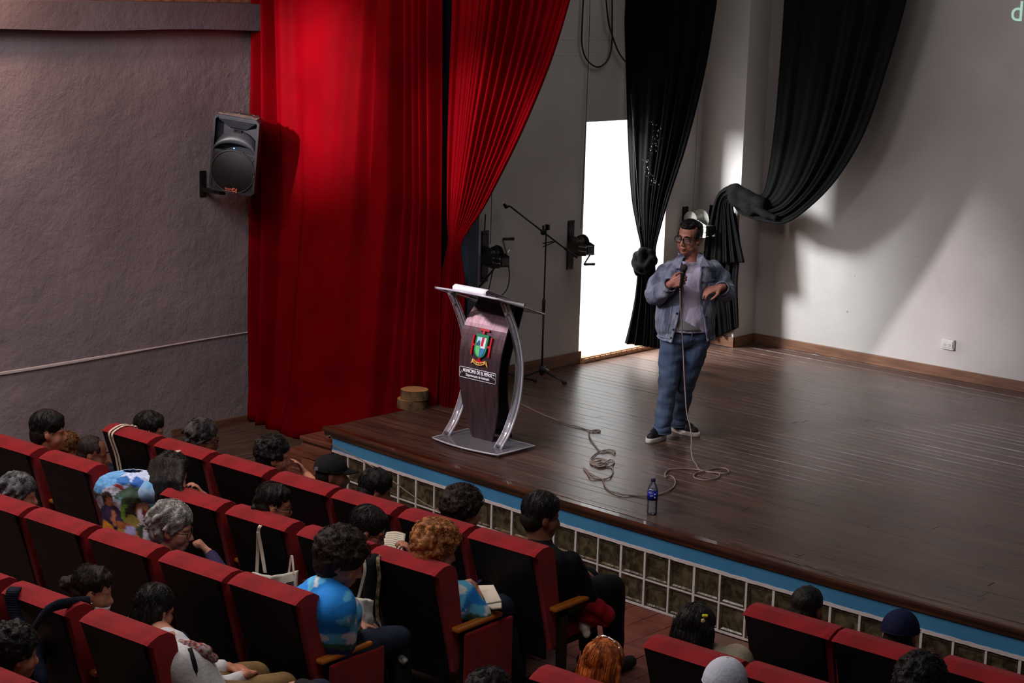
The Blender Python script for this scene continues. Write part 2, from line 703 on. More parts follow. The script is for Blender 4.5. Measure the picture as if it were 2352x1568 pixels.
M_seatblack = mat('black_seat_shell', (13, 13, 15), .55, var=.15, vscale=14, bump=.06, bscale=150, spec=.3)
M_arm = mat('honey_armrest_wood', (196, 118, 40), .4, rgb2=(166, 92, 28), vscale=8, stretch=(6, .6, 6), bump=.05)
M_frame = mat('seat_frame_black', (14, 14, 15), .5)
M_paper = mat('white_paper', (232, 230, 236), .6, var=.02)
M_cream = mat('cream_paper', (205, 196, 176), .7, var=.03)
M_canvas = mat('cream_canvas', (196, 192, 180), .85, var=.06, vscale=20, bump=.3, bscale=260)
M_strapc = mat('cream_strap_cotton', (214, 200, 180), .85, var=.05, bump=.3, bscale=200)
M_log = mat('log_bark', (120, 92, 62), .85, rgb2=(70, 52, 36), vscale=16, stretch=(1, 1, .5), bump=.8, bscale=40)
M_logend = mat('sawn_log_end', (186, 138, 88), .75, rgb2=(160, 112, 66), vscale=30, bump=.2, bscale=80)
M_cable = mat('grey_brown_cable', (128, 112, 104), .5, var=.08)
M_cableblk = mat('black_hanging_cable', (26, 24, 24), .6)
M_rope = mat('thin_steel_wire', (70, 62, 56), .5, metal=.5)
M_denim = mat('washed_blue_denim', (146, 153, 172), .85, rgb2=(64, 74, 96), vscale=13, bump=.6, bscale=90, stretch=(1, 1, .4), detail=10)
M_denimlt = mat('pale_denim_collar', (152, 156, 180), .85, rgb2=(88, 98, 126), vscale=12, bump=.4, bscale=160)
M_jeans = mat('mid_blue_jeans', (84, 102, 128), .85, rgb2=(50, 68, 98), vscale=5, bump=.35, bscale=160, stretch=(1, 1, .45), detail=7)
M_tee = mat('white_tshirt_cotton', (206, 196, 222), .85, rgb2=(190, 182, 208), vscale=8, bump=.3, bscale=50)
M_teegrey = mat('grey_tshirt_print', (120, 122, 122), .8, var=.06)
M_shoe = mat('black_sneaker_canvas', (16, 16, 18), .6, var=.2, bump=.2, bscale=150)
M_sole = mat('white_rubber_sole', (214, 208, 200), .6, var=.04)
M_hair_black = mat('black_hair', (26, 22, 21), .55, rgb2=(9, 8, 8), vscale=30, stretch=(1, 1, .35), bump=.7, bscale=100, spec=.32)
M_lip = mat('lip', (150, 70, 66), .5)
M_eye = mat('eye_white', (150, 132, 124), .2, var=.02)
M_iris = mat('dark_iris', (22, 14, 10), .15)
M_frameglass = mat('black_acetate_frame', (12, 11, 12), .25, coat=.3)


def glass_material(name, col=(1, 1, 1), rough=.02, ior=1.45, alpha=.25):
    """clear plastic: a see-through film with a real specular sheen"""
    mt = bpy.data.materials.new(name)
    mt.use_nodes = True
    nt, bs, L = nodes_of(mt)
    N = nt.nodes
    gl = N.new('ShaderNodeBsdfGlossy')
    gl.inputs['Roughness'].default_value = rough
    tr = N.new('ShaderNodeBsdfTransparent')
    tr.inputs[0].default_value = (*col, 1)
    fr = N.new('ShaderNodeFresnel')
    fr.inputs[0].default_value = ior
    di = N.new('ShaderNodeBsdfDiffuse')
    di.inputs[0].default_value = (.85, .83, .92, 1)
    m1 = N.new('ShaderNodeMixShader')
    m1.inputs[0].default_value = alpha
    L.new(tr.outputs[0], m1.inputs[1])
    L.new(di.outputs[0], m1.inputs[2])
    m2 = N.new('ShaderNodeMixShader')
    L.new(fr.outputs[0], m2.inputs[0])
    L.new(m1.outputs[0], m2.inputs[1])
    L.new(gl.outputs[0], m2.inputs[2])
    L.new(m2.outputs[0], N['Material Output'].inputs['Surface'])
    return mt


M_acryl = glass_material('clear_acrylic', (.93, .93, .96), .05, 1.5, .16)
M_acryledge = glass_material('frosted_acrylic_edge', (.95, .95, 1), .15, 1.6, .5)
M_lens = glass_material('spectacle_lens', (.97, .96, .96), .05, 1.15, .02)
M_pet = glass_material('clear_bottle_plastic', (.95, .97, .98), .04, 1.5, .06)


def block_material():
    mt = bpy.data.materials.new('wavy_glass_block')
    mt.use_nodes = True
    nt, bs, L = nodes_of(mt)
    N = nt.nodes
    tc = N.new('ShaderNodeTexCoord')
    oi = N.new('ShaderNodeObjectInfo')
    ad = N.new('ShaderNodeVectorMath')
    ad.operation = 'ADD'
    L.new(tc.outputs['Object'], ad.inputs[0])
    sc = N.new('ShaderNodeVectorMath')
    sc.operation = 'SCALE'
    sc.inputs['Scale'].default_value = 9
    L.new(oi.outputs['Location'], sc.inputs[0])
    L.new(sc.outputs[0], ad.inputs[1])
    nz = N.new('ShaderNodeTexNoise')
    nz.inputs['Scale'].default_value = 11
    nz.inputs['Detail'].default_value = 5
    nz.inputs['Distortion'].default_value = 1.5
    L.new(ad.outputs[0], nz.inputs[0])
    rp = N.new('ShaderNodeValToRGB')
    rp.color_ramp.elements[0].position = .38
    rp.color_ramp.elements[1].position = .72
    rp.color_ramp.elements[0].color = (*lin((40, 35, 22)), 1)
    rp.color_ramp.elements[1].color = (*lin((92, 86, 62)), 1)
    L.new(nz.outputs[0], rp.inputs[0])
    L.new(rp.outputs[0], bs.inputs['Base Color'])
    bs.inputs['Roughness'].default_value = .26
    bs.inputs['Coat Weight'].default_value = .2
    bp = N.new('ShaderNodeBump')
    bp.inputs['Strength'].default_value = .6
    bp.inputs['Distance'].default_value = .015
    L.new(nz.outputs[0], bp.inputs['Height'])
    L.new(bp.outputs[0], bs.inputs['Normal'])
    return mt


M_block = block_material()

SKIN = {}


def skin(tone):
    if tone not in SKIN:
        SKIN[tone] = mat('skin_%s' % tone, {'tan': (176, 116, 92), 'brown': (120, 74, 54), 'fair': (190, 134, 110)}[tone], .55,
                         var=.08, vscale=14, bump=.08, bscale=120)
    return SKIN[tone]

# ================================================================== THE SETTING
XL, XW, YB = -5.4, -3.40, 5.66
HT = 6.2


def structure(o):
    o['kind'] = 'structure'
    return o


structure(MB().box((-5.6, -7, -.06), (7, 1.9, -.012)).build('floor', M_grout))
FLOOR = bpy.data.objects['floor']
# clay floor tiles in the strip before the stage
tile_me = MB().bbox((-.098, -.098, -.012), (.098, .098, .0), .003).mesh('tile')
tile_me.materials.append(M_tile)
for i in range(19):
    for j in range(9):
        x, y = -.35 + i * .2, -.11 - j * .2 + .0
        if y + .1 > front(x) - .0: continue
        o = bpy.data.objects.new('tile', tile_me)
        COL.objects.link(o)
        o.parent = FLOOR
        o.location = Vector((x, y, random.uniform(-.0015, .0015))) - wloc(FLOOR)

mb = MB().grid(2, 2, lambda u, v: (XL, -7 + 8.6 * u, HT * v))
o = structure(mb.build('wall_left', M_wall_left, solid=.2))
o.location.x -= .1
# groove and chalk line along the left wall, thin plaster bead
pts = [(XL + .004, y, .845 + .012 * math.sin(y * 1.3) + .0 * y) for y in np.linspace(-3, 1.24, 40)]
mb = MB()
for i in range(39):
    a, b = pts[i], pts[i + 1]
    wd = interp([(-3, .03), (-.6, .026), (.1, .012), (1.3, .008)], a[1])
    mb.add([(a[0], a[1], a[2] - wd / 2), (b[0], b[1], b[2] - wd / 2), (b[0], b[1], b[2] + wd / 2), (a[0], a[1], a[2] + wd / 2),
            (a[0] + .012, a[1], a[2] - wd / 3), (b[0] + .012, b[1], b[2] - wd / 3), (b[0] + .012, b[1], b[2] + wd / 3), (a[0] + .012, a[1], a[2] + wd / 3)],
           [(4, 5, 6, 7), (0, 1, 5, 4), (3, 2, 6, 7)])
structure(mb.build('trim_1', M_mortar))
# concrete beam ledge
mb = MB()
n_ = 46
yy = np.linspace(-7, 1.6, n_)
for i in range(n_ - 1):
    z0a, z0b = 3.575 + .008 * math.sin(yy[i] * 3.1), 3.575 + .008 * math.sin(yy[i + 1] * 3.1)
    a, b = yy[i], yy[i + 1]
    mb.add([(XL, a, z0a), (XL + .13, a, z0a), (XL + .13, a, 3.80), (XL, a, 3.81), (XL, b, z0b), (XL + .13, b, z0b), (XL + .13, b, 3.80), (XL, b, 3.81)],
           [(0, 1, 5, 4), (1, 2, 6, 5), (2, 3, 7, 6)])
structure(mb.build('trim_2', M_beam))
structure(MB().box((XL, -7, 3.81), (XL + .02, 1.6, 4.6)).build('trim_3', M_brick))
structure(MB().bbox((XL, .35, 0), (XL + .02, 1.5, .085), .004).build('baseboard_left', M_skirt))

# stage rear wall, side wall with its doorway, corner pier
structure(MB().box((-3.7, YB, 0), (7, YB + .2, HT)).build('wall_back', M_wall))
D0, D1, DT = 3.535, 4.775, 2.82
mb = MB()
rng = random.Random(3)


def rag(y, z): return .006 * noise.noise(Vector((y * 9, z * 9, 3)))


mb.box((XW - .24, 1.6, 0), (XW, D0, HT))
mb.box((XW - .24, D1, 0), (XW, YB, HT))
mb.box((XW - .24, D0, DT), (XW, D1, HT))
mb.box((XW - .24, D0, 0), (XW, D1, ST + .02))
structure(mb.build('wall_side', M_wall))
structure(MB().box((XW, 5.30, 0), (-2.895, YB, HT)).build('wall_pier', M_wall))
structure(MB().box((-3.62, 1.62, 0), (-3.02, 1.74, HT)).build('wall_proscenium', M_slate))
structure(MB().box((-5.6, 1.62, 0), (-3.62, 1.74, HT)).build('wall_behind_curtain', M_wall_left))
# alley outside the door, whitewashed
structure(MB().box((-5.35, 1.9, 0), (-5.25, 8, 4.4)).build('wall_alley', mat('whitewashed_alley_wall', (238, 240, 240), .9, var=.02)))
structure(MB().box((-5.25, 1.9, .30), (XW - .24, 8, .50)).build('floor_alley', mat('alley_concrete', (214, 214, 210), .9, var=.05)))
# plaster lines on the side wall (formwork joints)
for k, z in enumerate((3.56, 3.42)):
    structure(MB().box((XW, 1.75, z), (XW + .0015, 3.95, z + .005)).build('trim_%d' % (4 + k), M_wall))
structure(MB().bbox((XW, 1.75, ST), (XW + .02, D0 + .02, ST + .115), .004).build('baseboard_side', M_skirt))
structure(MB().bbox((-2.9, YB - .02, ST), (6.8, YB, ST + .10), .004).build('baseboard_back', M_skirt))
mb = MB().bbox((XW, 5.28, ST), (-2.875, 5.30, ST + .10), .003).bbox((-2.895, 5.28, ST), (-2.875, YB - .02, ST + .10), .003)
structure(mb.build('baseboard_pier', M_skirt))

# door sill of pale wood with a row of small slats along its edge
sill = empty('door_sill', (XW - .05, (D0 + D1) / 2, ST), 'pale wooden door sill with a slatted edge under the bright side doorway', 'sill')
MB().bbox((XW - .24, D0, ST), (XW + .045, D1, ST + .055), .004).build('sill_board', mat('pale_sill_wood', (206, 160, 122), .5, var=.08, vscale=5, stretch=(5, .4, 5)), sill)
sl = MB().bbox((-.004, -.033, -.012), (.008, .033, .012), .002).mesh('slat')
sl.materials.append(MATS['pale_sill_wood'])
for i in range(15):
    o = bpy.data.objects.new('slat', sl)
    COL.objects.link(o)
    o.parent = sill
    o.location = Vector((XW + .047, D0 + .06 + i * .08, ST + .03)) - sill.location

# ================================================================== THE STAGE
stage = empty('stage', (0, 2.5, 0), 'raised timber stage with a dark plank floor, blue front band and glass block base', 'stage')
XS0, XS1 = -3.12, 4.6


def clipped_plank(x0, x1, y0, y1, top):
    """outline of one board, its front following the curved stage edge"""
    n = max(2, int((x1 - x0) / .25))
    lowx = [x0 + (x1 - x0) * i / n for i in range(n + 1)]
    low = [(x, max(y0, front(x) + .055)) for x in lowx]
    if min(p[1] for p in low) > y1 - .006: return None
    low = [(x, min(y, y1 - .001)) for x, y in low]
    if all(p[1] <= y0 + 1e-6 for p in low): low = [low[0], low[-1]]
    return low + [(x1, y1), (x0, y1)]


rng = random.Random(11)
PW = .098
row = 0
y = -.06
npl = 0
while y < YB - .02:
    y1 = min(y + PW, YB - .02)
    xl = XS0 if y < 1.56 else (-3.015 if y < 1.745 else (XW + .001 if y < 5.2 else -2.89))
    x = xl
    cut = xl + rng.uniform(.7, 3.2)
    while x < XS1:
        nx = min(cut, XS1)
        if XS1 - nx < .5: nx = XS1
        g = .0015
        poly = clipped_plank(x + g * .6, nx - g * .6, y + g, y1 - g, ST)
        if poly:
            dz = rng.uniform(-.0012, .0008)
            mb = MB()
            n = len(poly)
            b_ = .0009
            cxm = sum(p[0] for p in poly) / n
            cym = sum(p[1] for p in poly) / n
            inn = [(px + (b_ if px < cxm else -b_), py + (b_ if py < cym else -b_)) for px, py in poly]
            mb.add([(px, py, ST - .022) for px, py in poly] + [(px, py, ST - .0025 + dz) for px, py in poly] + [(px, py, ST + dz) for px, py in inn],
                   [tuple(range(2 * n, 3 * n))] + [(i, (i + 1) % n, n + (i + 1) % n, n + i) for i in range(n)] +
                   [(n + i, n + (i + 1) % n, 2 * n + (i + 1) % n, 2 * n + i) for i in range(n)])
            me = mb.mesh('plank')
            o = link('plank', me, M_plank, stage, False)
            npl += 1
        x = nx
        cut = nx + rng.uniform(1.6, 3.4)
    y = y1
    row += 1
print('planks', npl)


def front_strip(name, prof, mt, x0, x1, n=60, parent=None, jag=0., label=None):
    """sweep a closed (y offset, z) profile along the curved stage front"""
    mb = MB()
    m_ = len(prof)
    for i in range(n + 1):
        x = x0 + (x1 - x0) * i / n
        for dy, z in prof:
            zz = z + (jag * noise.noise(Vector((x * 23, z * 50, 1))) if jag else 0)
            mb.v.append((x, front(x) + dy, zz))
    for i in range(n):
        for k in range(m_):
            k2 = (k + 1) % m_
            mb.f.append((i * m_ + k, i * m_ + k2, (i + 1) * m_ + k2, (i + 1) * m_ + k))
    mb.f.append(tuple(range(m_)))
    mb.f.append(tuple(range(n * m_, (n + 1) * m_))[::-1])
    return mb.build(name, mt, parent, False, label)


front_strip('nosing', [(.06, ST + .001), (-.018, ST + .003), (-.032, ST - .004), (-.036, ST - .016), (-.03, ST - .03), (-.016, ST - .036),
                       (-.012, ST - .05), (-.012, ST - .066), (.06, ST - .066)], M_nosing, -3.14, XS1, 90, stage, label='rounded varnished edge board')
front_strip('edge_batten', [(.062, ST + .0005), (.058, ST + .004), (.05, ST + .004), (.046, ST + .0005)], M_nosing, -3.12, XS1, 60, stage)
front_strip('front_band', [(.003, .404), (.003, ST - .06), (.05, ST - .06), (.05, .404)], M_blue, -3.055, XS1, 60, stage, label='sky blue painted band')
front_strip('white_strip', [(-.002, .384), (-.002, .406), (.05, .406), (.05, .384)], M_mortar, -3.055, XS1, 260, stage, .004, 'white painted strip')
front_strip('backing_wall', [(.075, 0), (.075, .5), (.12, .5), (.12, 0)], M_concrete, -3.055, XS1, 40, stage)
front_strip('bed_joint', [(.002, .189), (.002, .1975), (.075, .1975), (.075, .189)], M_mortar, -3.055, XS1, 60, stage)
front_strip('base_joint', [(-.001, .0), (-.001, .012), (.075, .012), (.075, .0)], M_mortar, -3.055, XS1, 60, stage)
MB().box((-3.062, .2, 0), (-3.04, 5.6, ST - .03)).build('side_board', M_step, stage)
MB().box((XS0 + .05, .15, ST - .05), (XS1, 5.6, ST - .026)).build('subfloor', M_concrete, stage)

gb = MB()
hw, hh = .095, .089
gb.add([(-hw, 0, -hh), (hw, 0, -hh), (hw, 0, hh), (-hw, 0, hh),
        (-hw + .012, .0, -hh + .012), (hw - .012, 0, -hh + .012), (hw - .012, 0, hh - .012), (-hw + .012, 0, hh - .012),
        (-hw + .022, .008, -hh + .022), (hw - .022, .008, -hh + .022), (hw - .022, .008, hh - .022), (-hw + .022, .008, hh - .022),
        (-hw, .06, -hh), (hw, .06, -hh), (hw, .06, hh), (-hw, .06, hh)],
       [(0, 1, 5, 4), (1, 2, 6, 5), (2, 3, 7, 6), (3, 0, 4, 7), (4, 5, 9, 8), (5, 6, 10, 9), (6, 7, 11, 10), (7, 4, 8, 11), (8, 9, 10, 11),
        (0, 12, 13, 1), (1, 13, 14, 2), (2, 14, 15, 3), (3, 15, 12, 0)])
gbm = gb.mesh('glass_block')
gbm.materials.append(M_block)
vj = MB()
for i in range(-1, 37):
    xj = (.2 * i - 2.8) * S
    sl_ = -.0204 + .0201 * xj
    if i >= 0:
        yj = front(xj)
        wj = .0075 + .0012 * math.sin(i * 2.3)
        vj.box((-wj, -.0, 0.006), (wj, .07, .39), Matrix.Translation((xj, yj + .001, 0)) @ Matrix.Rotation(math.atan(sl_), 4, 'Z'))
    xc = xj + .1 * S
    for z in (.286, .1005):
        o = bpy.data.objects.new('glass_block', gbm)
        COL.objects.link(o)
        o.parent = stage
        o.location = Vector((xc, front(xc) + .010, z)) - stage.location
        o.rotation_euler.z = math.atan(-.0204 + .0201 * xc)
vj.build('head_joints', M_mortar, stage)

# steps at the stage's left end
steps = empty('wooden_steps', (-3.3, .5, 0), 'reddish wooden steps at the left end of the stage beside the red curtain', 'steps')
mb = MB().bbox((-3.42, .17, .02), (-3.07, 1.15, .44), .006)
mb.build('upper_step', M_step, steps)
for k, z in enumerate((.03, .15, .27)):
    MB().bbox((-3.425, .158, z), (-3.065, .176, z + .112), .002).build('riser_board', M_step, steps)
MB().bbox((-3.44, .15, .405), (-3.06, 1.16, .443), .008).build('tread', M_step, steps)
MB().bbox((-3.78, .30, .02), (-3.44, 1.15, .24), .006).build('lower_step', M_step, steps)
o = bpy.data.objects.new('landing', None)
landing = empty('wooden_landing', (-4.5, .6, 0), 'scuffed board landing on the floor between grey wall and steps', 'floor boards')
for i in range(14):
    x = -5.36 + i * .137
    MB().bbox((x, .32, .0), (x + .134, 1.55, .018), .003).build('board', M_landing, landing)

# nail-head washers under the nosing
tag(MB().lathe([(.012, 0), (.012, .02), (.002, .024)], frame((-3.085, front(-3.08) - .0, .50), (0, -1, 0)), 10).build('screw_head', M_chrome),
    'shiny round screw head under the left end of the stage edge', 'screw')
# loose cable slanting over the glass blocks
pts = [atY(763, 1020, -.0 + front(-3.05) - .03), atY(840, 1062, -.02), atY(900, 1103, -.03), atY(955, 1143, -.03), atY(1010, 1175, -.03)]
tag(MB().tube(catmull(pts, 6), .004, 6).build('front_cable', M_cable, smooth=True), 'thin grey cable slanting down over the blue band and glass blocks', 'cable')

# ================================================================== CURTAINS


def ribbon(name, stations, yplane, mt, label, pleats, amp, dens=120, solid=.006, phase=0., extra=None, nsub=10, slant=0.):
    """cloth between an inner and an outer edge, given station by station; folds run along it"""
    rows = []
    A = catmull([atY(s[0][0], s[0][1], yplane + (s[2] if len(s) > 2 else 0)) for s in stations], nsub)
    B = catmull([atY(s[1][0], s[1][1], yplane + (s[2] if len(s) > 2 else 0)) for s in stations], nsub)
    am = [s[3] if len(s) > 3 else 1. for s in stations]
    amf = []
    for i in range(len(am) - 1):
        for k in range(nsub):
            amf.append(am[i] + (am[i + 1] - am[i]) * k / nsub)
    amf.append(am[-1])
    n = len(A)
    mb = MB()

    def fn(u, v):
        j = min(n - 1, int(round(v * (n - 1))))
        p = A[j].lerp(B[j], u)
        t = (A[min(j + 1, n - 1)] - A[max(j - 1, 0)])
        ph = u * pleats * 2 * PI + phase + slant * v
        wob = .6 * noise.noise(Vector((u * pleats * .55, v * 1.2, phase)))
        f = math.sin(ph + wob * 3)
        f = math.copysign(abs(f) ** .75, f)
        f2 = .45 * math.sin(ph * 2.13 + 1.3 + wob * 4)
        env = .35 + .65 * math.sin(PI * min(max(u, .02), .98)) ** .4
        d = amp * amf[j] * (f + f2) * env * (.75 + .6 * noise.noise(Vector((u * pleats * .3 + 7, v * 2.1, 2))))
        q = p.copy()
        q.y += d
        if extra: q = extra(q, u, v)
        return q
    mb.grid(dens, n, fn)
    o = mb.build(name, mt, None, True, solid=solid)
    return tag(o, label, 'curtain')


# big red house curtain: fold ridges followed from top to bottom
# each fold line: pixel x at the top, at mid height, near the hem, and how far it stands out (negative = nearer the audience)
folds = [(582, 576, 565, .02), (592, 586, 580, -.05), (604, 600, 596, .05), (611, 612, 604, -.045), (618, 628, 614, .075), (628, 645, 622, .0), (650, 662, 634, -.035),
         (668, 688, 650, .01), (720, 715, 668, -.045), (780, 752, 688, -.06), (812, 768, 696, -.045), (824, 776, 704, -.055), (848, 810, 740, -.02), (866, 832, 790, .06),
         (876, 846, 812, .07), (888, 868, 826, -.06), (897, 880, 836, -.07), (908, 900, 850, -.055), (922, 918, 870, .06), (932, 932, 890, -.015),
         (944, 944, 908, .06), (951, 953, 920, -.02), (961, 966, 936, .055), (969, 973, 950, -.035), (978, 980, 960, .05), (990, 990, 975, -.03), (1000, 999, 990, .06)]
hem = [(565, 943), (575, 957), (600, 972), (640, 986), (690, 1001), (740, 999), (790, 998), (900, 990), (990, 985)]


def cur1(u, v):
    k = u * (len(folds) - 1)
    i = min(len(folds) - 2, int(k))
    fr = k - i
    fs = fr * fr * (3 - 2 * fr)

    def xx(f): return interp([(0, f[0] + 0.), (.33, f[0] + 0.), (.68, f[1] + 0.), (1, f[2] + 0.)], v)
    a, b = folds[i], folds[i + 1]
    px = xx(a) + (xx(b) - xx(a)) * fr
    yh = interp(hem, px)
    py = -640 + (yh + 640) * v
    d = (a[3] + (b[3] - a[3]) * fs) * 1.35
    sc = 1 - .35 * max(0, v - .85) / .15
    d = d * sc + .012 * noise.noise(Vector((u * 30, v * 5, 0)))
    # cloth gathered towards the lower left: shallow drag folds
    d += .03 * max(0, v - .66) * math.sin(u * 19 + v * 9)
    p = atY(px, py, 1.26)
    if v > .955: p.y -= (v - .955) * 1.9 * math.sin(PI * min(1, u * 1.4))
    p.y += d
    p.x = max(p.x, XL + .02)
    return p


mb = MB().grid(330, 90, cur1)
o = mb.build('stage_curtain', M_velvet, None, True, solid=.006)
tag(o, 'wide red velvet curtain hanging in folds behind the wall speaker', 'curtain')

# second red curtain, gathered by a tie
st2 = [((1026, -640), (1420, -640), 0, 1.), ((1030, -170), (1352, -170), 0, 1.), ((1036, 0), (1310, 0), 0, 1.), ((1031, 150), (1262, 150), 0, 1.), ((1027, 300), (1199, 300), 0, .9), ((1026, 400), (1150, 400), 0, .75),
       ((1026, 480), (1108, 480), -.02, .5), ((1028, 525), (1078, 525), -.04, .3), ((1030, 550), (1062, 552), -.05, .22), ((1026, 580), (1058, 580), -.04, .3),
       ((1014, 640), (1066, 640), 0, .5), ((1006, 720), (1066, 720), 0, .6), ((998, 800), (1062, 800), 0, .7), ((990, 880), (1058, 880), 0, .7), ((984, 934), (1053, 943), 0, .7)]
ribbon('tied_curtain', st2, 1.38, M_velvet, 'narrow red velvet curtain gathered by a tie behind the lectern', 12, .055, 230)

# rails that carry the cloths, high above the picture
for nm_, a_, b_, l_ in (('curtain_rail', (-5.4, 1.27, 6.02), (4.5, 1.32, 6.02), 'long steel curtain rail high above the front edge of the stage'),
                        ('curtain_rail', (-3.4, 4.03, 6.02), (-1.6, 4.03, 6.02), 'short steel rail carrying the knotted black curtain'),
                        ('curtain_rail', (-2.9, 5.21, 6.02), (0, 5.21, 6.02), 'short steel rail carrying the swagged black curtain')):
    tag(MB().tube([a_, b_], .025, 8).build(nm_, M_darksteel, None, True), l_, 'rail')

# black legs
st3 = [((1432, -640), (1730, -640), 0, 1.), ((1436, -170), (1672, -170), 0, 1.), ((1433, 0), (1650, 0), 0, 1.), ((1437, 170), (1621, 170), 0, 1.), ((1442, 330), (1580, 330), 0, .9), ((1450, 450), (1540, 450), 0, .7),
       ((1462, 520), (1519, 520), -.02, .5), ((1471, 562), (1507, 566), -.04, .35), ((1468, 585), (1506, 588), -.04, .35), ((1465, 620), (1505, 620), -.02, .5),
       ((1458, 680), (1513, 680), 0, .7), ((1445, 740), (1520, 740), 0, .9), ((1433, 788), (1522, 801), 0, 1.)]
leg1 = ribbon('black_curtain', st3, 4.02, M_blackcloth, 'long black curtain knotted half way down in front of the bright doorway', 5, .035, 120)
kn = atY(1484, 597, 3.97)
prims = []
rng = random.Random(5)
for k in range(7):
    a = k / 7 * 2 * PI
    q0 = kn + Vector((.10 * math.cos(a), .035 * math.sin(a) - .03, .075 * math.sin(a)))
    q1 = kn + Vector((.10 * math.cos(a + 1.1), .045 * math.sin(a + 1.1) - .03, .085 * math.sin(a + 1.1)))
    prims.append(('c', q0, .045, q1, .038))
prims.append(('c', kn + Vector((-.02, -.02, .06)), .06, kn + Vector((.02, -.03, -.07)), .055))
prims.append(('c', kn + Vector((-.10, -.03, -.03)), .045, kn + Vector((-.075, -.02, -.13)), .03))
knot = blob('knot', prims, .012, M_blackcloth, leg1, 3, disp=(.014, 14, (1, 1, 1)))
# sequins sewn on the cloth
mb = MB()
for k in range(110):
    v = rng.random()
    px, py = 1495 + 14 * math.sin(v * 7) + rng.gauss(0, 6) + v * 4, 278 + v * 150
    q = atY(px, py, 3.945)
    r_ = rng.uniform(.003, .0075)
    a = rng.random() * 3
    mb.add([q + Vector((r_ * math.cos(a + t), -.003 * math.cos(t * 2), r_ * 1.3 * math.sin(a + t))) for t in (0, 1.57, 3.14, 4.71)], [(0, 1, 2, 3)])
mb.build('sequins', mat('dull_sequin', (120, 124, 128), .25, metal=.8, var=.05), leg1).update_tag()
bpy.data.objects['sequins']['kind'] = 'stuff'
tag(MB().tube([atY(1449, 215, 3.93), atY(1455, 300, 3.93), atY(1462, 400, 3.93), atY(1470, 520, 3.93)], .002, 5).build('cord', M_cable),
    'thin cord hanging down along the left edge of the knotted black curtain', 'cord')

st4 = [((1820, -640), (2190, -640), 0, 1.), ((1806, -170), (2120, -170), 0, 1.), ((1800, 0), (2085, 0), 0, 1.), ((1790, 150), (2042, 150), 0, 1.), ((1778, 290), (1990, 300), 0, .9), ((1764, 395), (1926, 408), 0, .7),
       ((1752, 442), (1858, 478), -.02, .55), ((1738, 446), (1800, 513), -.05, .5), ((1716, 434), (1742, 506), -.07, .45), ((1690, 427), (1702, 492), -.09, .45),
       ((1664, 431), (1688, 476), -.10, .4), ((1642, 458), (1684, 480), -.09, .5), ((1624, 530), (1697, 545), -.05, .7), ((1611, 603), (1710, 603), -.02, .9)]
leg2 = ribbon('swagged_curtain', st4, 5.20, M_blackcloth, 'black curtain swept sideways in a swag over the corner pier', 5, .036, 120)
st5 = [((1630, 470), (1690, 490), .03, .5), ((1618, 560), (1700, 560), .05, .8), ((1612, 650), (1694, 650), .05, 1.), ((1628, 720), (1696, 720), .05, 1.), ((1634, 778), (1697, 752), .05, 1.)]
o = ribbon('swag_tail', st5, 5.20, M_blackcloth, 'x', 4, .035, 70)
del o['label'], o['category']
loc = o.location.copy()
o.parent = leg2
o.location = loc - leg2.location
prims = [('c', atY(1690, 440, 5.14), .07, atY(1755, 468, 5.14), .06), ('c', atY(1680, 455, 5.12), .05, atY(1728, 490, 5.12), .045),
         ('c', atY(1665, 445, 5.14), .05, atY(1690, 432, 5.14), .05), ('c', atY(1700, 470, 5.12), .045, atY(1780, 500, 5.12), .035)]
blob('swag_bulge', prims, .014, M_blackcloth, leg2, 3, disp=(.02, 9, (1, 1, 1)))

# ================================================================== WALL FITTINGS


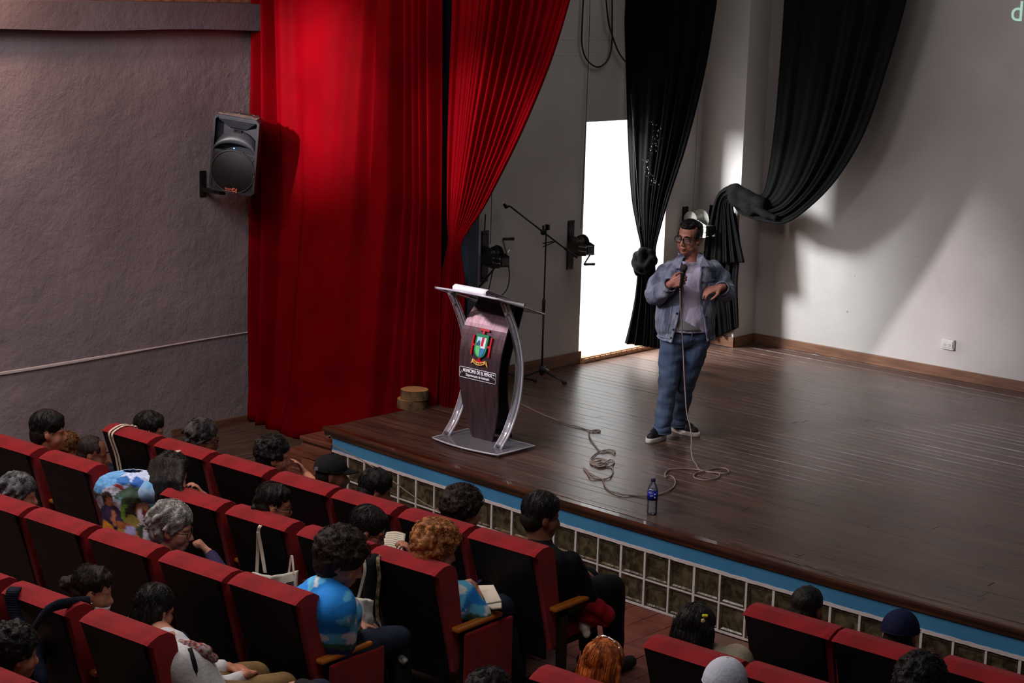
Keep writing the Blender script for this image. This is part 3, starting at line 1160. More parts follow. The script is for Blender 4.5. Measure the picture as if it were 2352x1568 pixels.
def winch(px, py, crank, bright, label):
    """hand winch: plate screwed to the wall, folded steel body, spool, toothed gear, crank with grip"""
    c = atX(px, py, XW)
    t = empty('hand_winch', c, label, 'winch', 'hand winches on the stage side wall')
    ms = mat('door_lit_steel', (206, 206, 194), .35, metal=.25, var=.08) if bright else M_darksteel  # doorway light on the third winch put into a paler metal colour

    k_, dz_ = (1.32, .05) if bright else (1., 0.)

    def P(x, y, z): return c + Vector((x * k_, y * k_, z * k_ + dz_))
    T = Matrix.Translation(c)
    MB().bbox((0, -.045, -.225), (.014, .045, .225), .012, T).build('mounting_plate', M_black, t)
    T = Matrix.Translation(c + Vector((0, 0, dz_))) @ Matrix.Diagonal((k_, k_, k_, 1))
    for dy in (-.02, .02):
        for dz in (-.19, .19):
            MB().lathe([(.009, 0), (.009, .006), (.004, .009)], frame(P(.014, dy, dz), (1, 0, 0)), 8).build('bolt', ms, t)
    b = MB()
    for s_ in (-1, 1):
        y0, y1 = (.055, .059) if s_ > 0 else (-.059, -.055)
        b.prism([(0.014, -.06), (.15, -.085), (.245, -.07), (.245, .02), (.17, .05), (.014, .03)], .004,
                T @ Matrix(((1, 0, 0, 0), (0, 0, 1, y0), (0, 1, 0, 0), (0, 0, 0, 1))))
    b.box((.014, -.059, -.062), (.15, .059, -.056), T)
    b.build('body_frame', ms, t)
    MB().bbox((.15, -.05, -.06), (.25, .05, .015), .01, T).build('gear_box', M_black if not bright else M_darksteel, t)
    sp = MB().lathe([(.062 * k_, -.042 * k_), (.062 * k_, -.038 * k_), (.03 * k_, -.036 * k_), (.03 * k_, .036 * k_), (.062 * k_, .038 * k_), (.062 * k_, .042 * k_)], frame(P(.085, 0, .045 if bright else .03), (0, 1, 0)), 22)
    sp.build('spool', ms, t, True)
    g = MB()
    pl = []
    for k in range(56):
        a = k / 56 * 2 * PI
        r_ = (.078 if k % 2 else .073) * k_
        pl.append((r_ * math.cos(a), r_ * math.sin(a)))
    g.prism(pl, .006, frame(P(.115, .046, .045 if bright else .03), (0, 1, 0)))
    g.lathe([(.02, 0), (.02, .014)], frame(P(.115, .046, .045 if bright else .03), (0, 1, 0)), 10)
    g.build('gear', ms, t)
    for dz in (-.03, .01):
        MB().tube([P(.16, -.062, dz), P(.245, -.062, dz)], .005, 6).build('tie_rod', M_chrome, t)
    a = math.radians(crank)
    h0 = P(.225, .07, -.02)
    h1 = h0 + Vector((math.cos(a) * .2, 0.02, math.sin(a) * .2))
    MB().tube([h0, h1], .011, 6, flat=.4).build('crank_arm', M_chrome if bright else ms, t)
    MB().lathe([(.008, 0), (.013, .01), (.012, .06), (.015, .1), (.01, .108)], frame(h1, (.45, .9, 0)), 10).build('crank_grip', M_black, t)
    return t


winch(1112, 588, 118, False, 'left hand winch on the dim wall with its crank raised, beside the red curtain')
winch(1309, 562, 232, False, 'middle hand winch with its crank lowered, next to the bright doorway')
winch(1571, 526, 262, True, 'shiny hand winch with a pale drum behind the standing speaker\'s head')


def wire(name, pts, r, mt, label, cat='cable'):
    return tag(MB().tube(catmull(pts, 8), r, 6).build(name, mt, smooth=True), label, cat)


wx = XW + .035
wire('hanging_cable', [atX(x, y, wx) for x, y in ((1343, -60), (1337, 60), (1337, 105), (1348, 137), (1372, 154), (1395, 139), (1405, 105), (1406, 55), (1406, -60))], .0075, M_cableblk,
     'black cable hanging in a long loop high on the wall left of the black curtain')
wire('hanging_cable', [atX(x, y, wx + .02) for x, y in ((1388, -60), (1396, 40), (1406, 80), (1420, 118), (1437, 142), (1455, 160))], .0075, M_cableblk,
     'black cable slanting down behind the knotted black curtain')
wire('hanging_cable', [atX(x, y, wx) for x, y in ((1669, -60), (1664, 15), (1655, 38), (1640, 52))], .006, M_cableblk, 'short black cable curve just right of the knotted curtain')
wire('hanging_cable', [atX(x, y, wx) for x, y in ((1673, -60), (1676, 25), (1672, 62), (1655, 92), (1630, 110))], .0065, M_cableblk,
     'larger black cable curve right of the knotted curtain, low end behind it')
wire('winch_wire', [atX(1357, -60, wx), atX(1349, 200, wx), atX(1334, 525, wx)], .003, M_rope, 'thin steel wire running up from the middle winch', 'wire')
wire('winch_wire', [atX(1133, 330, wx + .03), atX(1129, 460, wx + .03), atX(1127, 560, wx + .03)], .003, M_rope, 'thin steel wire running up from the left winch', 'wire')
wire('winch_wire', [atX(1603, 240, wx), atX(1596, 400, wx), atX(1589, 505, wx)], .0025, M_steel, 'pale thin wire above the shiny winch', 'wire')
wire('loose_cord', [atX(x, y, wx + .16) for x, y in ((1142, 565), (1136, 600), (1127, 645), (1119, 680), (1117, 700))], .005, M_cableblk, 'black cord hanging straight from the left winch', 'cord')
wire('loose_cord', [atX(x, y, wx + .16) for x, y in ((1167, 597), (1170, 635), (1165, 662), (1152, 678), (1136, 684), (1110, 700))], .005, M_cableblk,
     'black cord looping below the left winch', 'cord')
MB_ = MB().tube([atX(1115, 492, wx), atX(1113, 530, wx)], .006, 6)
tag(MB_.build('iron_pin', M_black), 'short black iron pin above the left winch plate', 'pin')

# wall outlet
c = atY(2180, 790, YB)
ol = empty('wall_outlet', c, 'white double wall socket low on the rear stage wall', 'outlet')
T = Matrix.Translation(c)
MB().bbox((-.062, -.035, -.048), (.062, 0, .048), .006, T).build('box', M_white, ol)
MB().bbox((-.055, -.042, -.03), (.055, -.034, .032), .004, T).build('cover', M_white, ol)
for dx in (-.022, .022):
    MB().lathe([(.017, 0), (.017, .003), (.014, .004)], frame(c + Vector((dx, -.041, 0)), (0, -1, 0)), 14).build('socket', M_white, ol)
    q = MB()
    for ax, az in ((-.006, .004), (.006, .004), (0, -.007)):
        q.box((dx + ax - .0013, -.047, az - .003), (dx + ax + .0013, -.044, az + .003), T)
    q.build('slots', M_slot, ol)

# projected letter, its light put in as thin glowing text
Mx = frame(atY(2336, 28, YB - .004), (0, -1, 0), (1, 0, 0))
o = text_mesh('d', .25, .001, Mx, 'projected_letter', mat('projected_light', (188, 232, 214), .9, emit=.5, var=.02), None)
tag(o, 'pale green projected letter d at the top right of the rear wall', 'letter')

# ================================================================== LOUDSPEAKER
sc_ = atY(537, 357, .72)
nrm = Vector((.52, -.84, -.12)).normalized()
side = Vector((.84, .52, 0)).normalized()
up_ = side.cross(-nrm).normalized()
if up_.z < 0: up_ = -up_
roll = Matrix.Rotation(math.radians(5.5), 3, nrm)
roll = Matrix.Rotation(math.radians(-7), 3, nrm) if (Matrix.Rotation(math.radians(-7), 3, nrm) @ up_).dot(Vector((CR))) > 0 else Matrix.Rotation(math.radians(7), 3, nrm)
side, up_ = roll @ side, roll @ up_
if side.dot(CR) < 0: side = -side
SM = Matrix(((side.x, -nrm.x, up_.x, sc_.x), (side.y, -nrm.y, up_.y, sc_.y), (side.z, -nrm.z, up_.z, sc_.z), (0, 0, 0, 1)))
# local axes: x right, y into the cabinet, z up; front at y = 0
spk = empty('wall_speaker', sc_, 'black loudspeaker with lamp-lit brown top and blue light, bracketed to the grey wall', 'speaker')
W2, H2, DP = .205, .335, .32
cab = MB()
# trapezoid cabinet (narrower at the back), chamfered
pts0 = [(-W2, -H2), (W2, -H2), (W2, H2), (-W2, H2)]


def ring(w2, h2, y, b):
    return [(-w2 + b, y, -h2), (w2 - b, y, -h2), (w2, y, -h2 + b), (w2, y, h2 - b), (w2 - b, y, h2), (-w2 + b, y, h2), (-w2, y, h2 - b), (-w2, y, -h2 + b)]


rings_ = [ring(W2 - .02, H2 - .02, .0, .02), ring(W2, H2, .0, .03), ring(W2 + .004, H2 + .004, .02, .03), ring(W2, H2, .09, .03), ring(W2 - .07, H2 - .03, DP, .04)]
vs = [SM @ Vector(p) for r_ in rings_ for p in r_]
fs = []
for i in range(len(rings_) - 1):
    for k in range(8):
        fs.append((i * 8 + k, i * 8 + (k + 1) % 8, (i + 1) * 8 + (k + 1) % 8, (i + 1) * 8 + k))
fs.append(tuple(range(32, 40)))
cab.add(vs, fs)
# recessed front baffle: horn hollow above, flat below
cab.box((-W2 + .01, .012, -H2 + .01), (W2 - .01, .03, .03), SM)
cab.box((-W2 + .01, .08, .0), (W2 - .01, .09, H2 - .01), SM)
cab.build('cabinet', M_plastic, spk)
# crescent waveguide lip


def horn(u, v):
    a = PI * (.06 + .88 * u)
    x = .193 * math.cos(PI - a)
    zt = .03 + .175 * math.sin(a)
    zb = -.0 + .10 * math.sin(a)
    z = zb + (zt - zb) * v
    y = .012 + .065 * v ** 1.6 - .02 * math.sin(PI * v) * 1
    return SM @ Vector((x, y, z))


MB().grid(26, 9, horn).build('waveguide', M_plastic, spk, True, solid=.006, label='curved shiny horn lip')
MB().grid(20, 8, lambda u, v: SM @ Vector(((u - .5) * (.385 - .25 * v), .012 + .07 * v, H2 - .025 - .095 * v))).build('horn_throat', M_plastic, spk, True, solid=.005)
hv = MB()
for k in range(7):
    hv.box((-.036 + k * .011, .045, .168), (-.031 + k * .011, .075, .212), SM)
hv.build('tweeter_grille', M_slot, spk)
# round grille
disc = MB()


def dome(u, v):
    a = 2 * PI * u
    r_ = .193 * v
    return SM @ Vector((r_ * math.cos(a), .004 - .022 * (1 - v * v), -.145 + r_ * math.sin(a) * .97))


disc.grid(40, 8, lambda u, v: dome(u, max(v, .001)), True)
disc.build('woofer_grille', M_grille, spk, True, label='round black mesh grille')
rg = MB().tube([SM @ Vector((.194 * math.cos(a), -.0, -.145 + .188 * math.sin(a))) for a in np.linspace(0, 2 * PI, 49)], .006, 6)
rg.build('grille_ring', M_plastic, spk, True)
for sx in (-1, 1):
    MB().prism([(sx * .195, .005), (sx * .11, .015), (sx * .195, -.07)] if sx > 0 else [(-.195, .005), (-.195, -.07), (-.11, .015)], .004,
               SM @ Matrix(((1, 0, 0, 0), (0, 0, -1, .008), (0, 1, 0, 0), (0, 0, 0, 1)))).build('bass_port', M_slot, spk)
    MB().tube([SM @ Vector((sx * .19, -.0, .0)), SM @ Vector((sx * .155, -.0, -.045))], .003, 5).build('port_rib', M_plastic, spk)
MB().lathe([(.006, 0), (.006, .004), (.002, .006)], frame(SM @ Vector((0, -.006, .065)), nrm), 10).build('led', M_led, spk)
LM = SM @ Matrix(((1, 0, 0, -.0), (0, 0, -1, -.014), (0, 1, 0, -.30), (0, 0, 0, 1)))
text_mesh('Sound', .028, .0006, LM @ Matrix.Translation((-.018, .004, 0)), 'logo', M_salmon, spk, .0004)
text_mesh('DJ', .042, .0006, LM @ Matrix.Translation((.036, .0, 0)), 'logo', M_salmon, spk, .001)
MB().box((-.052, -.0155, -.316), (.05, -.0145, -.312), SM).build('logo', M_salmon, spk)
# top in lamp-lit brown, rigging screws, bracket, lead
tp = MB().box((-W2 + .03, .02, H2 + .001), (W2 - .03, .1, H2 + .006), SM)
tp.prism([(-W2 + .03, .1), (W2 - .03, .1), (W2 - .1, DP - .03), (-W2 + .1, DP - .03)], .004, SM @ Matrix.Translation((0, 0, H2 - .004)) @ Matrix.Rotation(math.radians(-7), 4, 'X'))
tp.build('top_panel', M_toplit, spk, label='top panel coloured lamp-lit brown')
for x, y in ((-.15, .05), (-.03, .16), (.12, .1), (.13, .05)):
    MB().lathe([(.009, 0), (.009, .018), (.012, .02), (.012, .026), (.003, .028)], SM @ Matrix.Translation((x, y, H2 - .004)), 10).build('rigging_screw', M_chrome, spk)
T = Matrix.Translation(atX(465, 422, XL))
MB().bbox((0, -.035, -.115), (.012, .035, .115), .004, T).bbox((0.0, -.02, -.07), (.30, .02, -.03), .006, T).bbox((.26, -.02, -.07), (.30, .02, .25), .006, T).build('wall_bracket', M_black, spk)
wire('speaker_lead', [SM @ Vector((.16, .1, -H2)), atY(576, 466, .9), atY(590, 490, 1.1)], .006, M_cableblk, 'black lead hanging from the underside of the wall speaker', 'cable')

# ================================================================== LECTERN
M_lect = mat('brushed_brown_laminate', (100, 80, 84), .34, rgb2=(82, 62, 66), vscale=40, stretch=(1, 1, .03), bump=.03, bscale=60, metal=.75)
M_lectblk = mat('lectern_black_side', (14, 13, 14), .4)
lec = empty('lectern', (-1.93, .68, ST), 'brown and clear acrylic lectern carrying a municipal crest and nameplate', 'lectern')
PY = [(.60, .705), (.75, .685), (.88, .666), (1.0, .65), (1.12, .643), (1.3, .66), (1.465, .708), (1.56, .76), (1.65, .835)]
PH = [(.60, .10), (.66, .125), (.78, .165), (.9, .19), (1.1, .205), (1.3, .215), (1.45, .225), (1.55, .215), (1.65, .19)]
PXC = -1.955


def psm(tab, z):
    return (interp(tab, z - .04) + interp(tab, z) * 2 + interp(tab, z + .04)) / 4


mb = MB()
nz_ = 40
for j in range(nz_ + 1):
    z = .60 + 1.05 * j / nz_
    y, h = psm(PY, z), psm(PH, z)
    mb.v += [(PXC - h, y, z), (PXC + h, y, z), (PXC + h, y + .014, z), (PXC - h, y + .014, z)]
for j in range(nz_):
    a = j * 4
    for k in range(4):
        mb.f.append((a + k, a + (k + 1) % 4, a + 4 + (k + 1) % 4, a + 4 + k))
mb.f += [(0, 1, 2, 3), tuple(nz_ * 4 + k for k in range(4))]
mb.build('front_panel', M_lect, lec)
PB = [(.60, .93), (.75, .83), (.95, .765), (1.2, .75), (1.4, .80), (1.55, .87), (1.68, .95)]
mb = MB()
for j in range(nz_ + 1):
    z = .60 + 1.06 * j / nz_
    y, h = psm(PB, z), psm(PH, min(z, 1.64)) * .98
    mb.v += [(PXC - h, y, z), (PXC + h, y, z), (PXC + h, y + .012, z), (PXC - h, y + .012, z)]
for j in range(nz_):
    a = j * 4
    for k in range(4):
        mb.f.append((a + k, a + (k + 1) % 4, a + 4 + (k + 1) % 4, a + 4 + k))
mb.f += [(0, 1, 2, 3), tuple(nz_ * 4 + k for k in range(4))]
mb.build('back_panel', M_lectblk, lec)
CY = [(.60, .585), (.684, .675), (.78, .73), (.873, .773), (.97, .80), (1.07, .813), (1.15, .818), (1.237, .816), (1.32, .80), (1.41, .775), (1.5, .74), (1.586, .696), (1.66, .655), (1.726, .615)]
for xc in (-2.235, -1.69):
    for k, dx in enumerate((-.03, .03)):
        pts = [Vector((xc + dx, psm(CY, .6 + 1.12 * i / 36), .6 + 1.12 * i / 36)) for i in range(37)]
        MB().tube(pts, .011, 8).build('column_edge', M_acryledge, lec, True)
    mb = MB().grid(2, 37, lambda u, v: (xc - .03 + .06 * u, psm(CY, .6 + 1.12 * v) - .006, .6 + 1.12 * v))
    mb.build('curved_column', M_acryl, lec, True, solid=.012)
    for z in (.62, 1.62):
        MB().lathe([(.012, 0), (.012, .03)], frame((xc, psm(CY, z), z), (0, -1, .2)), 10).build('bolt', M_chrome, lec)


def curved_plate(x0, x1, yf, yb, bulge, z_front, z_back, th, n=16):
    front_e = [(x0 + (x1 - x0) * i / n, yf - bulge * math.sin(PI * i / n)) for i in range(n + 1)]
    poly = front_e + [(x1 + .01, yb), (x0 - .01, yb)]
    zf = lambda y: z_front + (z_back - z_front) * (y - yf) / (yb - yf)
    m_ = len(poly)
    mb = MB()
    mb.add([(x, y, zf(y)) for x, y in poly] + [(x, y, zf(y) + th) for x, y in poly],
           [tuple(range(m_))[::-1], tuple(range(m_, 2 * m_))] + [(i, (i + 1) % m_, m_ + (i + 1) % m_, m_ + i) for i in range(m_)])
    return mb, [(x, y, zf(y) + th / 2) for x, y in poly]


mb, rim = curved_plate(-2.26, -1.575, .47, .87, .045, ST + .018, ST + .018, .012)
mb.build('base_plate', M_acryl, lec)
MB().tube(rim + [rim[0]], .0075, 6).build('base_rim', M_acryledge, lec, True)
for x, y in ((-2.24, .50), (-1.60, .50), (-2.24, .84), (-1.60, .84), (-1.92, .45)):
    MB().lathe([(.012, 0), (.016, .018)], Matrix.Translation((x, y, ST)), 10).build('foot', M_acryledge, lec)
mb, rim = curved_plate(-2.24, -1.585, .455, .95, .05, 1.765, 1.60, .012)
mb.build('reading_top', M_acryl, lec)
MB().tube(rim + [rim[0]], .009, 6).build('top_rim', M_acryledge, lec, True)


def on_panel(x, s, off):
    """x sideways, s = height above the floor on the panel face, off = how far proud of it"""
    y = psm(PY, s)
    ty = (psm(PY, s + .02) - psm(PY, s - .02)) / .04
    n = Vector((0, -1, ty)).normalized()
    return Vector((x, y, s)) + n * off


crest = bpy.data.objects.new('crest', None)
COL.objects.link(crest)
crest.parent = lec


def emblem(name, poly, z0, z1, mt, cx=-1.945, cs=1.335, rot=0.):
    n = len(poly)
    mb = MB()
    mb.add([on_panel(cx + x, cs + y, z0) for x, y in poly] + [on_panel(cx + x, cs + y, z1) for x, y in poly],
           [tuple(range(n))[::-1], tuple(range(n, 2 * n))] + [(i, (i + 1) % n, n + (i + 1) % n, n + i) for i in range(n)])
    return mb.build(name, mt, crest)


def shield(w_, h_, n=10):
    p = [(-w_, h_), (w_, h_), (w_, -h_ * .2)]
    for i in range(n + 1):
        a = PI * i / n
        p.append((w_ * math.cos(a), -h_ * .2 - h_ * .75 * math.sin(a)))
    return p + [(-w_, -h_ * .2)]


c_green = mat('crest_green', (40, 128, 84), .3, var=.05)
c_lgreen = mat('crest_light_green', (92, 186, 110), .35, var=.05)
c_red = mat('crest_red', (190, 16, 34), .3, var=.03)
c_blue = mat('crest_blue', (64, 116, 176), .35, var=.2, vscale=60)
c_sky = mat('crest_sky', (160, 200, 222), .4, var=.03)
c_white = mat('crest_white', (214, 208, 220), .4, var=.03)
c_navy = mat('crest_navy', (36, 72, 100), .4, var=.1)
c_gold = mat('crest_gold', (222, 170, 84), .35, var=.05)
emblem('shield', shield(.062, .088), .006, .018, c_green)
emblem('shield_field', [(-.046, .066), (-.001, .066), (-.001, .0), (-.046, .0)], .018, .020, c_sky)
emblem('shield_field', [(-.001, .066), (.046, .066), (.046, -.014), (-.001, -.014)], .018, .020, c_white)
emblem('rock_hill', [(-.044, .002), (-.044, .018), (-.034, .03), (-.024, .044), (-.016, .036), (-.008, .02), (-.008, .002)], .020, .022, c_navy)
emblem('flag', [(.004, .068), (.024, .068), (.022, .004), (.002, .004)], .020, .023, c_red)
emblem('field', [(-.046, .002), (-.03, .008), (-.014, .004), (-.002, -.008), (-.002, -.075), (-.02, -.068), (-.038, -.05), (-.046, -.02)], .020, .0215, c_lgreen)
emblem('water', [(0, -.012), (.046, -.012), (.046, -.03), (.038, -.052), (.02, -.07), (0, -.075)], .0195, .021, c_blue)
for p in ([(-.052, .126), (.052, .126), (.052, .112), (.010, .112), (.010, .092), (-.010, .092), (-.010, .112), (-.052, .112)],
          [(-.098, .075), (-.084, .075), (-.084, .012), (-.066, .012), (-.066, -.004), (-.084, -.004), (-.084, -.07), (-.098, -.07)],
          [(.098, .075), (.098, -.07), (.084, -.07), (.084, -.004), (.066, -.004), (.066, .012), (.084, .012), (.084, .075)],
          [(-.052, -.122), (.052, -.122), (.05, -.108), (.010, -.104), (.010, -.084), (-.010, -.084), (-.010, -.104), (-.05, -.108)]):
    emblem('cross_arm', p, .006, .016, c_red)
rb = []
for i in range(13):
    t = -1 + 2 * i / 12
    rb.append((t * .066, -.142 + .022 * t * t))
rb2 = [(x, y + .024) for x, y in reversed(rb)]
emblem('scroll', rb + rb2, .010, .018, c_gold)
emblem('scroll_end', [(-.062, -.100), (-.066, -.126), (-.088, -.138), (-.078, -.118), (-.076, -.106)], .006, .012, c_gold)
emblem('scroll_end', [(.062, -.100), (.066, -.126), (.088, -.146), (.08, -.122), (.074, -.106)], .006, .012, c_gold)
M_ink = mat('dark_ink', (40, 28, 24), .6, var=.02)
M_wht = mat('white_lettering', (236, 230, 240), .45, var=.01)


def panel_text(body, size, cx, cs, off, name, mt, bold=0., tilt=0., xs=1., bend=0.):
    def f(v):
        return on_panel(cx + v.x, cs + v.y + v.x * tilt + bend * v.x * v.x, off + v.z)
    return text_mesh(body, size, .0006, f, name, mt, crest, bold, xs=xs)


panel_text('Fénix de América', .016, -1.945, 1.207, .0195, 'scroll_lettering', M_ink, .0003, 0, .95, 5.2)
panel_text('MUNICIPIO DE EL PEÑOL', .034, -1.955, 1.135, .0085, 'lettering', M_wht, .0009, 0, .80)
panel_text('Departamento de Antioquia', .026, -1.955, 1.103, .0085, 'lettering', M_wht, .0006, 0, .82)
for s_ in (-1, 1):
    pts = [on_panel(-1.955 + s_ * x, 1.115 + y, .009) for x, y in ((.172, -.012), (.178, .0), (.168, .008), (.158, .004))]
    MB().tube(pts, .0022, 5).build('flourish', M_wht, crest)
fr_ = [(-.19, .034), (-.184, .040), (.184, .040), (.19, .034), (.19, -.034), (.184, -.040), (-.184, -.040), (-.19, -.034)]
MB().tube([on_panel(-1.955 + x, 1.118 + y, .008) for x, y in fr_ + [fr_[0]]], .0018, 5).build('plaque_edge', M_wht, crest)
mb = MB().grid(20, 2, lambda u, v: on_panel(-1.955 - .19 + .38 * u, 1.118 - .04 + .08 * v, .005))
mb.build('plaque', glass_material('clear_plaque', (.97, .97, .98), .05, 1.3, .01), crest, True, solid=.003)
crest.location = -lec.location
for ch in crest.children:
    ch.location = Vector((0, 0, 0))
crest.name = 'crest_and_plaque'

# paper curled over the lectern's front edge
def ppr(u, v):
    x = -2.03 + .34 * u
    s_ = v * .36
    if s_ < .07:
        a = s_ / .07 * PI * .75
        return Vector((x, .425 + .02 - .022 * math.sin(a) - .0, 1.80 - .03 + .03 * (1 - math.cos(a))))
    y = .445 + (s_ - .07)
    return Vector((x, y, 1.80 + .02 - (s_ - .07) * .33 + .012 * math.exp(-(s_ - .07) * 12)))


tag(MB().grid(10, 24, ppr).build('sheet_of_paper', M_paper, None, True, solid=.0015), 'white sheet of paper curled over the lectern top', 'paper')

# ================================================================== MICROPHONE STANDS


def stand_part(t, name, pts, r, mt=M_black, seg=8, **k):
    return MB().tube(pts, r, seg).build(name, mt, t, True, **k)


P0 = atZ(1244, 872, ST)
t = empty('microphone_stand', P0, 'tall black boom microphone stand by the side wall, boom raised to the left', 'stand')
top = P0 + Vector((0, 0, 1.36))
stand_part(t, 'pole', [P0 + Vector((0, 0, .04)), P0 + Vector((0, 0, .66))], .010)
stand_part(t, 'upper_pole', [P0 + Vector((0, 0, .6)), top], .0075)
stand_part(t, 'collar', [P0 + Vector((0, 0, .60)), P0 + Vector((0, 0, .63)), P0 + Vector((0, 0, .72)), P0 + Vector((0, 0, .74))], [.012, .017, .017, .009])
stand_part(t, 'leg_hub', [P0 + Vector((0, 0, .05)), P0 + Vector((0, 0, .13))], .022)
for (fx, fy) in ((1300, 884), (1192, 873), (1262, 838)):
    f_ = atZ(fx, fy, ST)
    lg = stand_part(t, 'leg', [P0 + Vector((0, 0, .09)), f_ + Vector((0, 0, .02))], .009)
    d_ = (f_ - P0).normalized()
    MB().tube([f_ + Vector((0, 0, .018)) - d_ * .04, f_ + Vector((0, 0, .016))], .015, 8).build('rubber_foot', M_black, lg)
stand_part(t, 'height_clamp', [P0 + Vector((.03, -.02, .12)), P0 + Vector((.10, -.01, .10))], .007, M_steel)
bj = atV(1248, 533, P0, .03)
b0, b1 = atV(1172, 474, P0, .14), atV(1326, 592, P0, .02)
stand_part(t, 'boom', [b0, bj, b1], .0075)
stand_part(t, 'boom_weight', [b1 + (bj - b1) * .38, b1], .011)
MB().lathe([(.02, -.02), (.026, -.018), (.026, .018), (.02, .02)], frame(bj, CT), 18).build('boom_joint', M_black, t, True)
stand_part(t, 'boom_clamp', [bj + Vector((0, 0, .0)), bj + Vector((.0, 0, .06))], .011)
MB().bbox((-.012, -.012, .02), (.028, .012, .07), .004, Matrix.Translation(bj + CR * .03)).build('phone_clip', M_black, t)
stand_part(t, 'microphone_clip', [b0, b0 + (b0 - bj).normalized() * .02 + Vector((0, 0, -.01)), atV(1163, 476, P0, .14), atV(1157, 468, P0, .14)], [.008, .010, .018, .012])
stand_part(t, 'brace', [bj + Vector((0, 0, -.10)), atV(1278, 543 + 10, P0)], .005)
stand_part(t, 'brace', [bj + Vector((0, 0, -.13)), atV(1275, 555, P0), ], .005)

P1 = atZ(1156, 878, ST)
t = empty('microphone_stand', P1, 'second black microphone stand half hidden behind the lectern, boom rising right', 'stand')
stand_part(t, 'pole', [P1 + Vector((0, 0, .04)), atV(1118, 706, P1, .05)], .010)
stand_part(t, 'leg_hub', [P1 + Vector((0, 0, .05)), P1 + Vector((0, 0, .12))], .022)
for k in range(3):
    a = k * 2.1 - 1.2
    f_ = P1 + Vector((math.cos(a) * .27, math.sin(a) * .27, .018))
    lg = stand_part(t, 'leg', [P1 + Vector((0, 0, .09)), f_], .009)
    MB().tube([f_, f_ + Vector((math.cos(a) * .03, math.sin(a) * .03, -.002))], .014, 8).build('rubber_foot', M_black, lg)
q1, q2 = atV(1090, 672, P1, .1), atV(1171, 573, P1, .1)
stand_part(t, 'boom', [q1, q1.lerp(q2, .55)], .0085)
stand_part(t, 'boom_extension', [q1.lerp(q2, .5), q2], .0055, M_chrome)
stand_part(t, 'boom_joint', [atV(1118, 706, P1, .05), q1], .009)

# ================================================================== LOG SLICES, BOTTLE, CABLE
rng = random.Random(2)


def log(c, r_, h, label):
    def R_(a): return r_ * (1 + .035 * math.sin(2 * a + .6) + .02 * math.sin(5 * a))
    t_ = empty('log_slice', c, label, 'log', 'sawn log slices at the curtain')
    MB().grid(40, 5, lambda u, v: c + Vector((R_(2 * PI * u) * math.cos(2 * PI * u), R_(2 * PI * u) * math.sin(2 * PI * u), h * v)), True).build('bark', M_log, t_, True)
    mb = MB()
    poly = [(R_(2 * PI * k / 40) * .985 * math.cos(2 * PI * k / 40), R_(2 * PI * k / 40) * .985 * math.sin(2 * PI * k / 40)) for k in range(40)]
    mb.prism(poly, .004, Matrix.Translation(c + Vector((0, 0, h - .003))))
    mb.prism(poly, .004, Matrix.Translation(c))
    mb.build('sawn_face', M_logend, t_)
    return t_


lc = atZ(950, 934, ST)
lc = Vector((lc.x, lc.y - .02, ST))
log(lc, .118, .075, 'lower dark-barked slice of a log on the stage before the red curtains')
log(lc + Vector((.02, .01, .077)), .112, .078, 'upper pale sawn log slice stacked on the darker one')

bt = atZ(1497, 1181, ST)
bo = empty('water_bottle', bt, 'small clear water bottle with blue label near the stage edge', 'bottle')
T = Matrix.Translation(bt) @ Matrix.Diagonal((1.08, 1.08, 1, 1))
prof = [(.020, .0), (.030, .004), (.0325, .015), (.0325, .025)]
for k in range(8):
    z = .03 + k * .0115
    prof += [(.0325, z), (.0305, z + .004), (.0325, z + .009)]
prof += [(.0325, .125), (.033, .13), (.033, .172), (.032, .178), (.024, .205), (.014, .222), (.0125, .228), (.0125, .235)]
MB().lathe(prof, T, 24).build('body', M_pet, bo, True)
MB().lathe([(.0338, .105), (.0338, .166)], T, 28).build('label_band', mat('bottle_label_blue', (14, 30, 150), .4, var=.03), bo, True)
MB().lathe([(.0135, .228), (.0145, .230), (.0145, .248), (.012, .25)], T, 20).build('cap', mat('navy_cap', (28, 22, 52), .45), bo, True)
MB().lathe([(.0295, .004), (.031, .015), (.029, .16), (.029, .1725)], T, 20).build('water', glass_material('water', (.95, .96, .99), .02, 1.33, .03), bo, True)
for k, dz in enumerate((.150, .128)):
    fm = frame(bt + Vector((0, 0, dz)) + CT * .0368 + CR * .012, CT)
    MB().lathe([(.0048, -.002), (.0048, .0012)], fm, 12).build('label_badge', M_wht, bo)
lb = frame(bt + Vector((0, 0, .140)) + CT * .0370 - CR * .010, CT, CR)
text_mesh('agua', .013, .0003, lb, 'lettering', M_wht, bo, .0002)

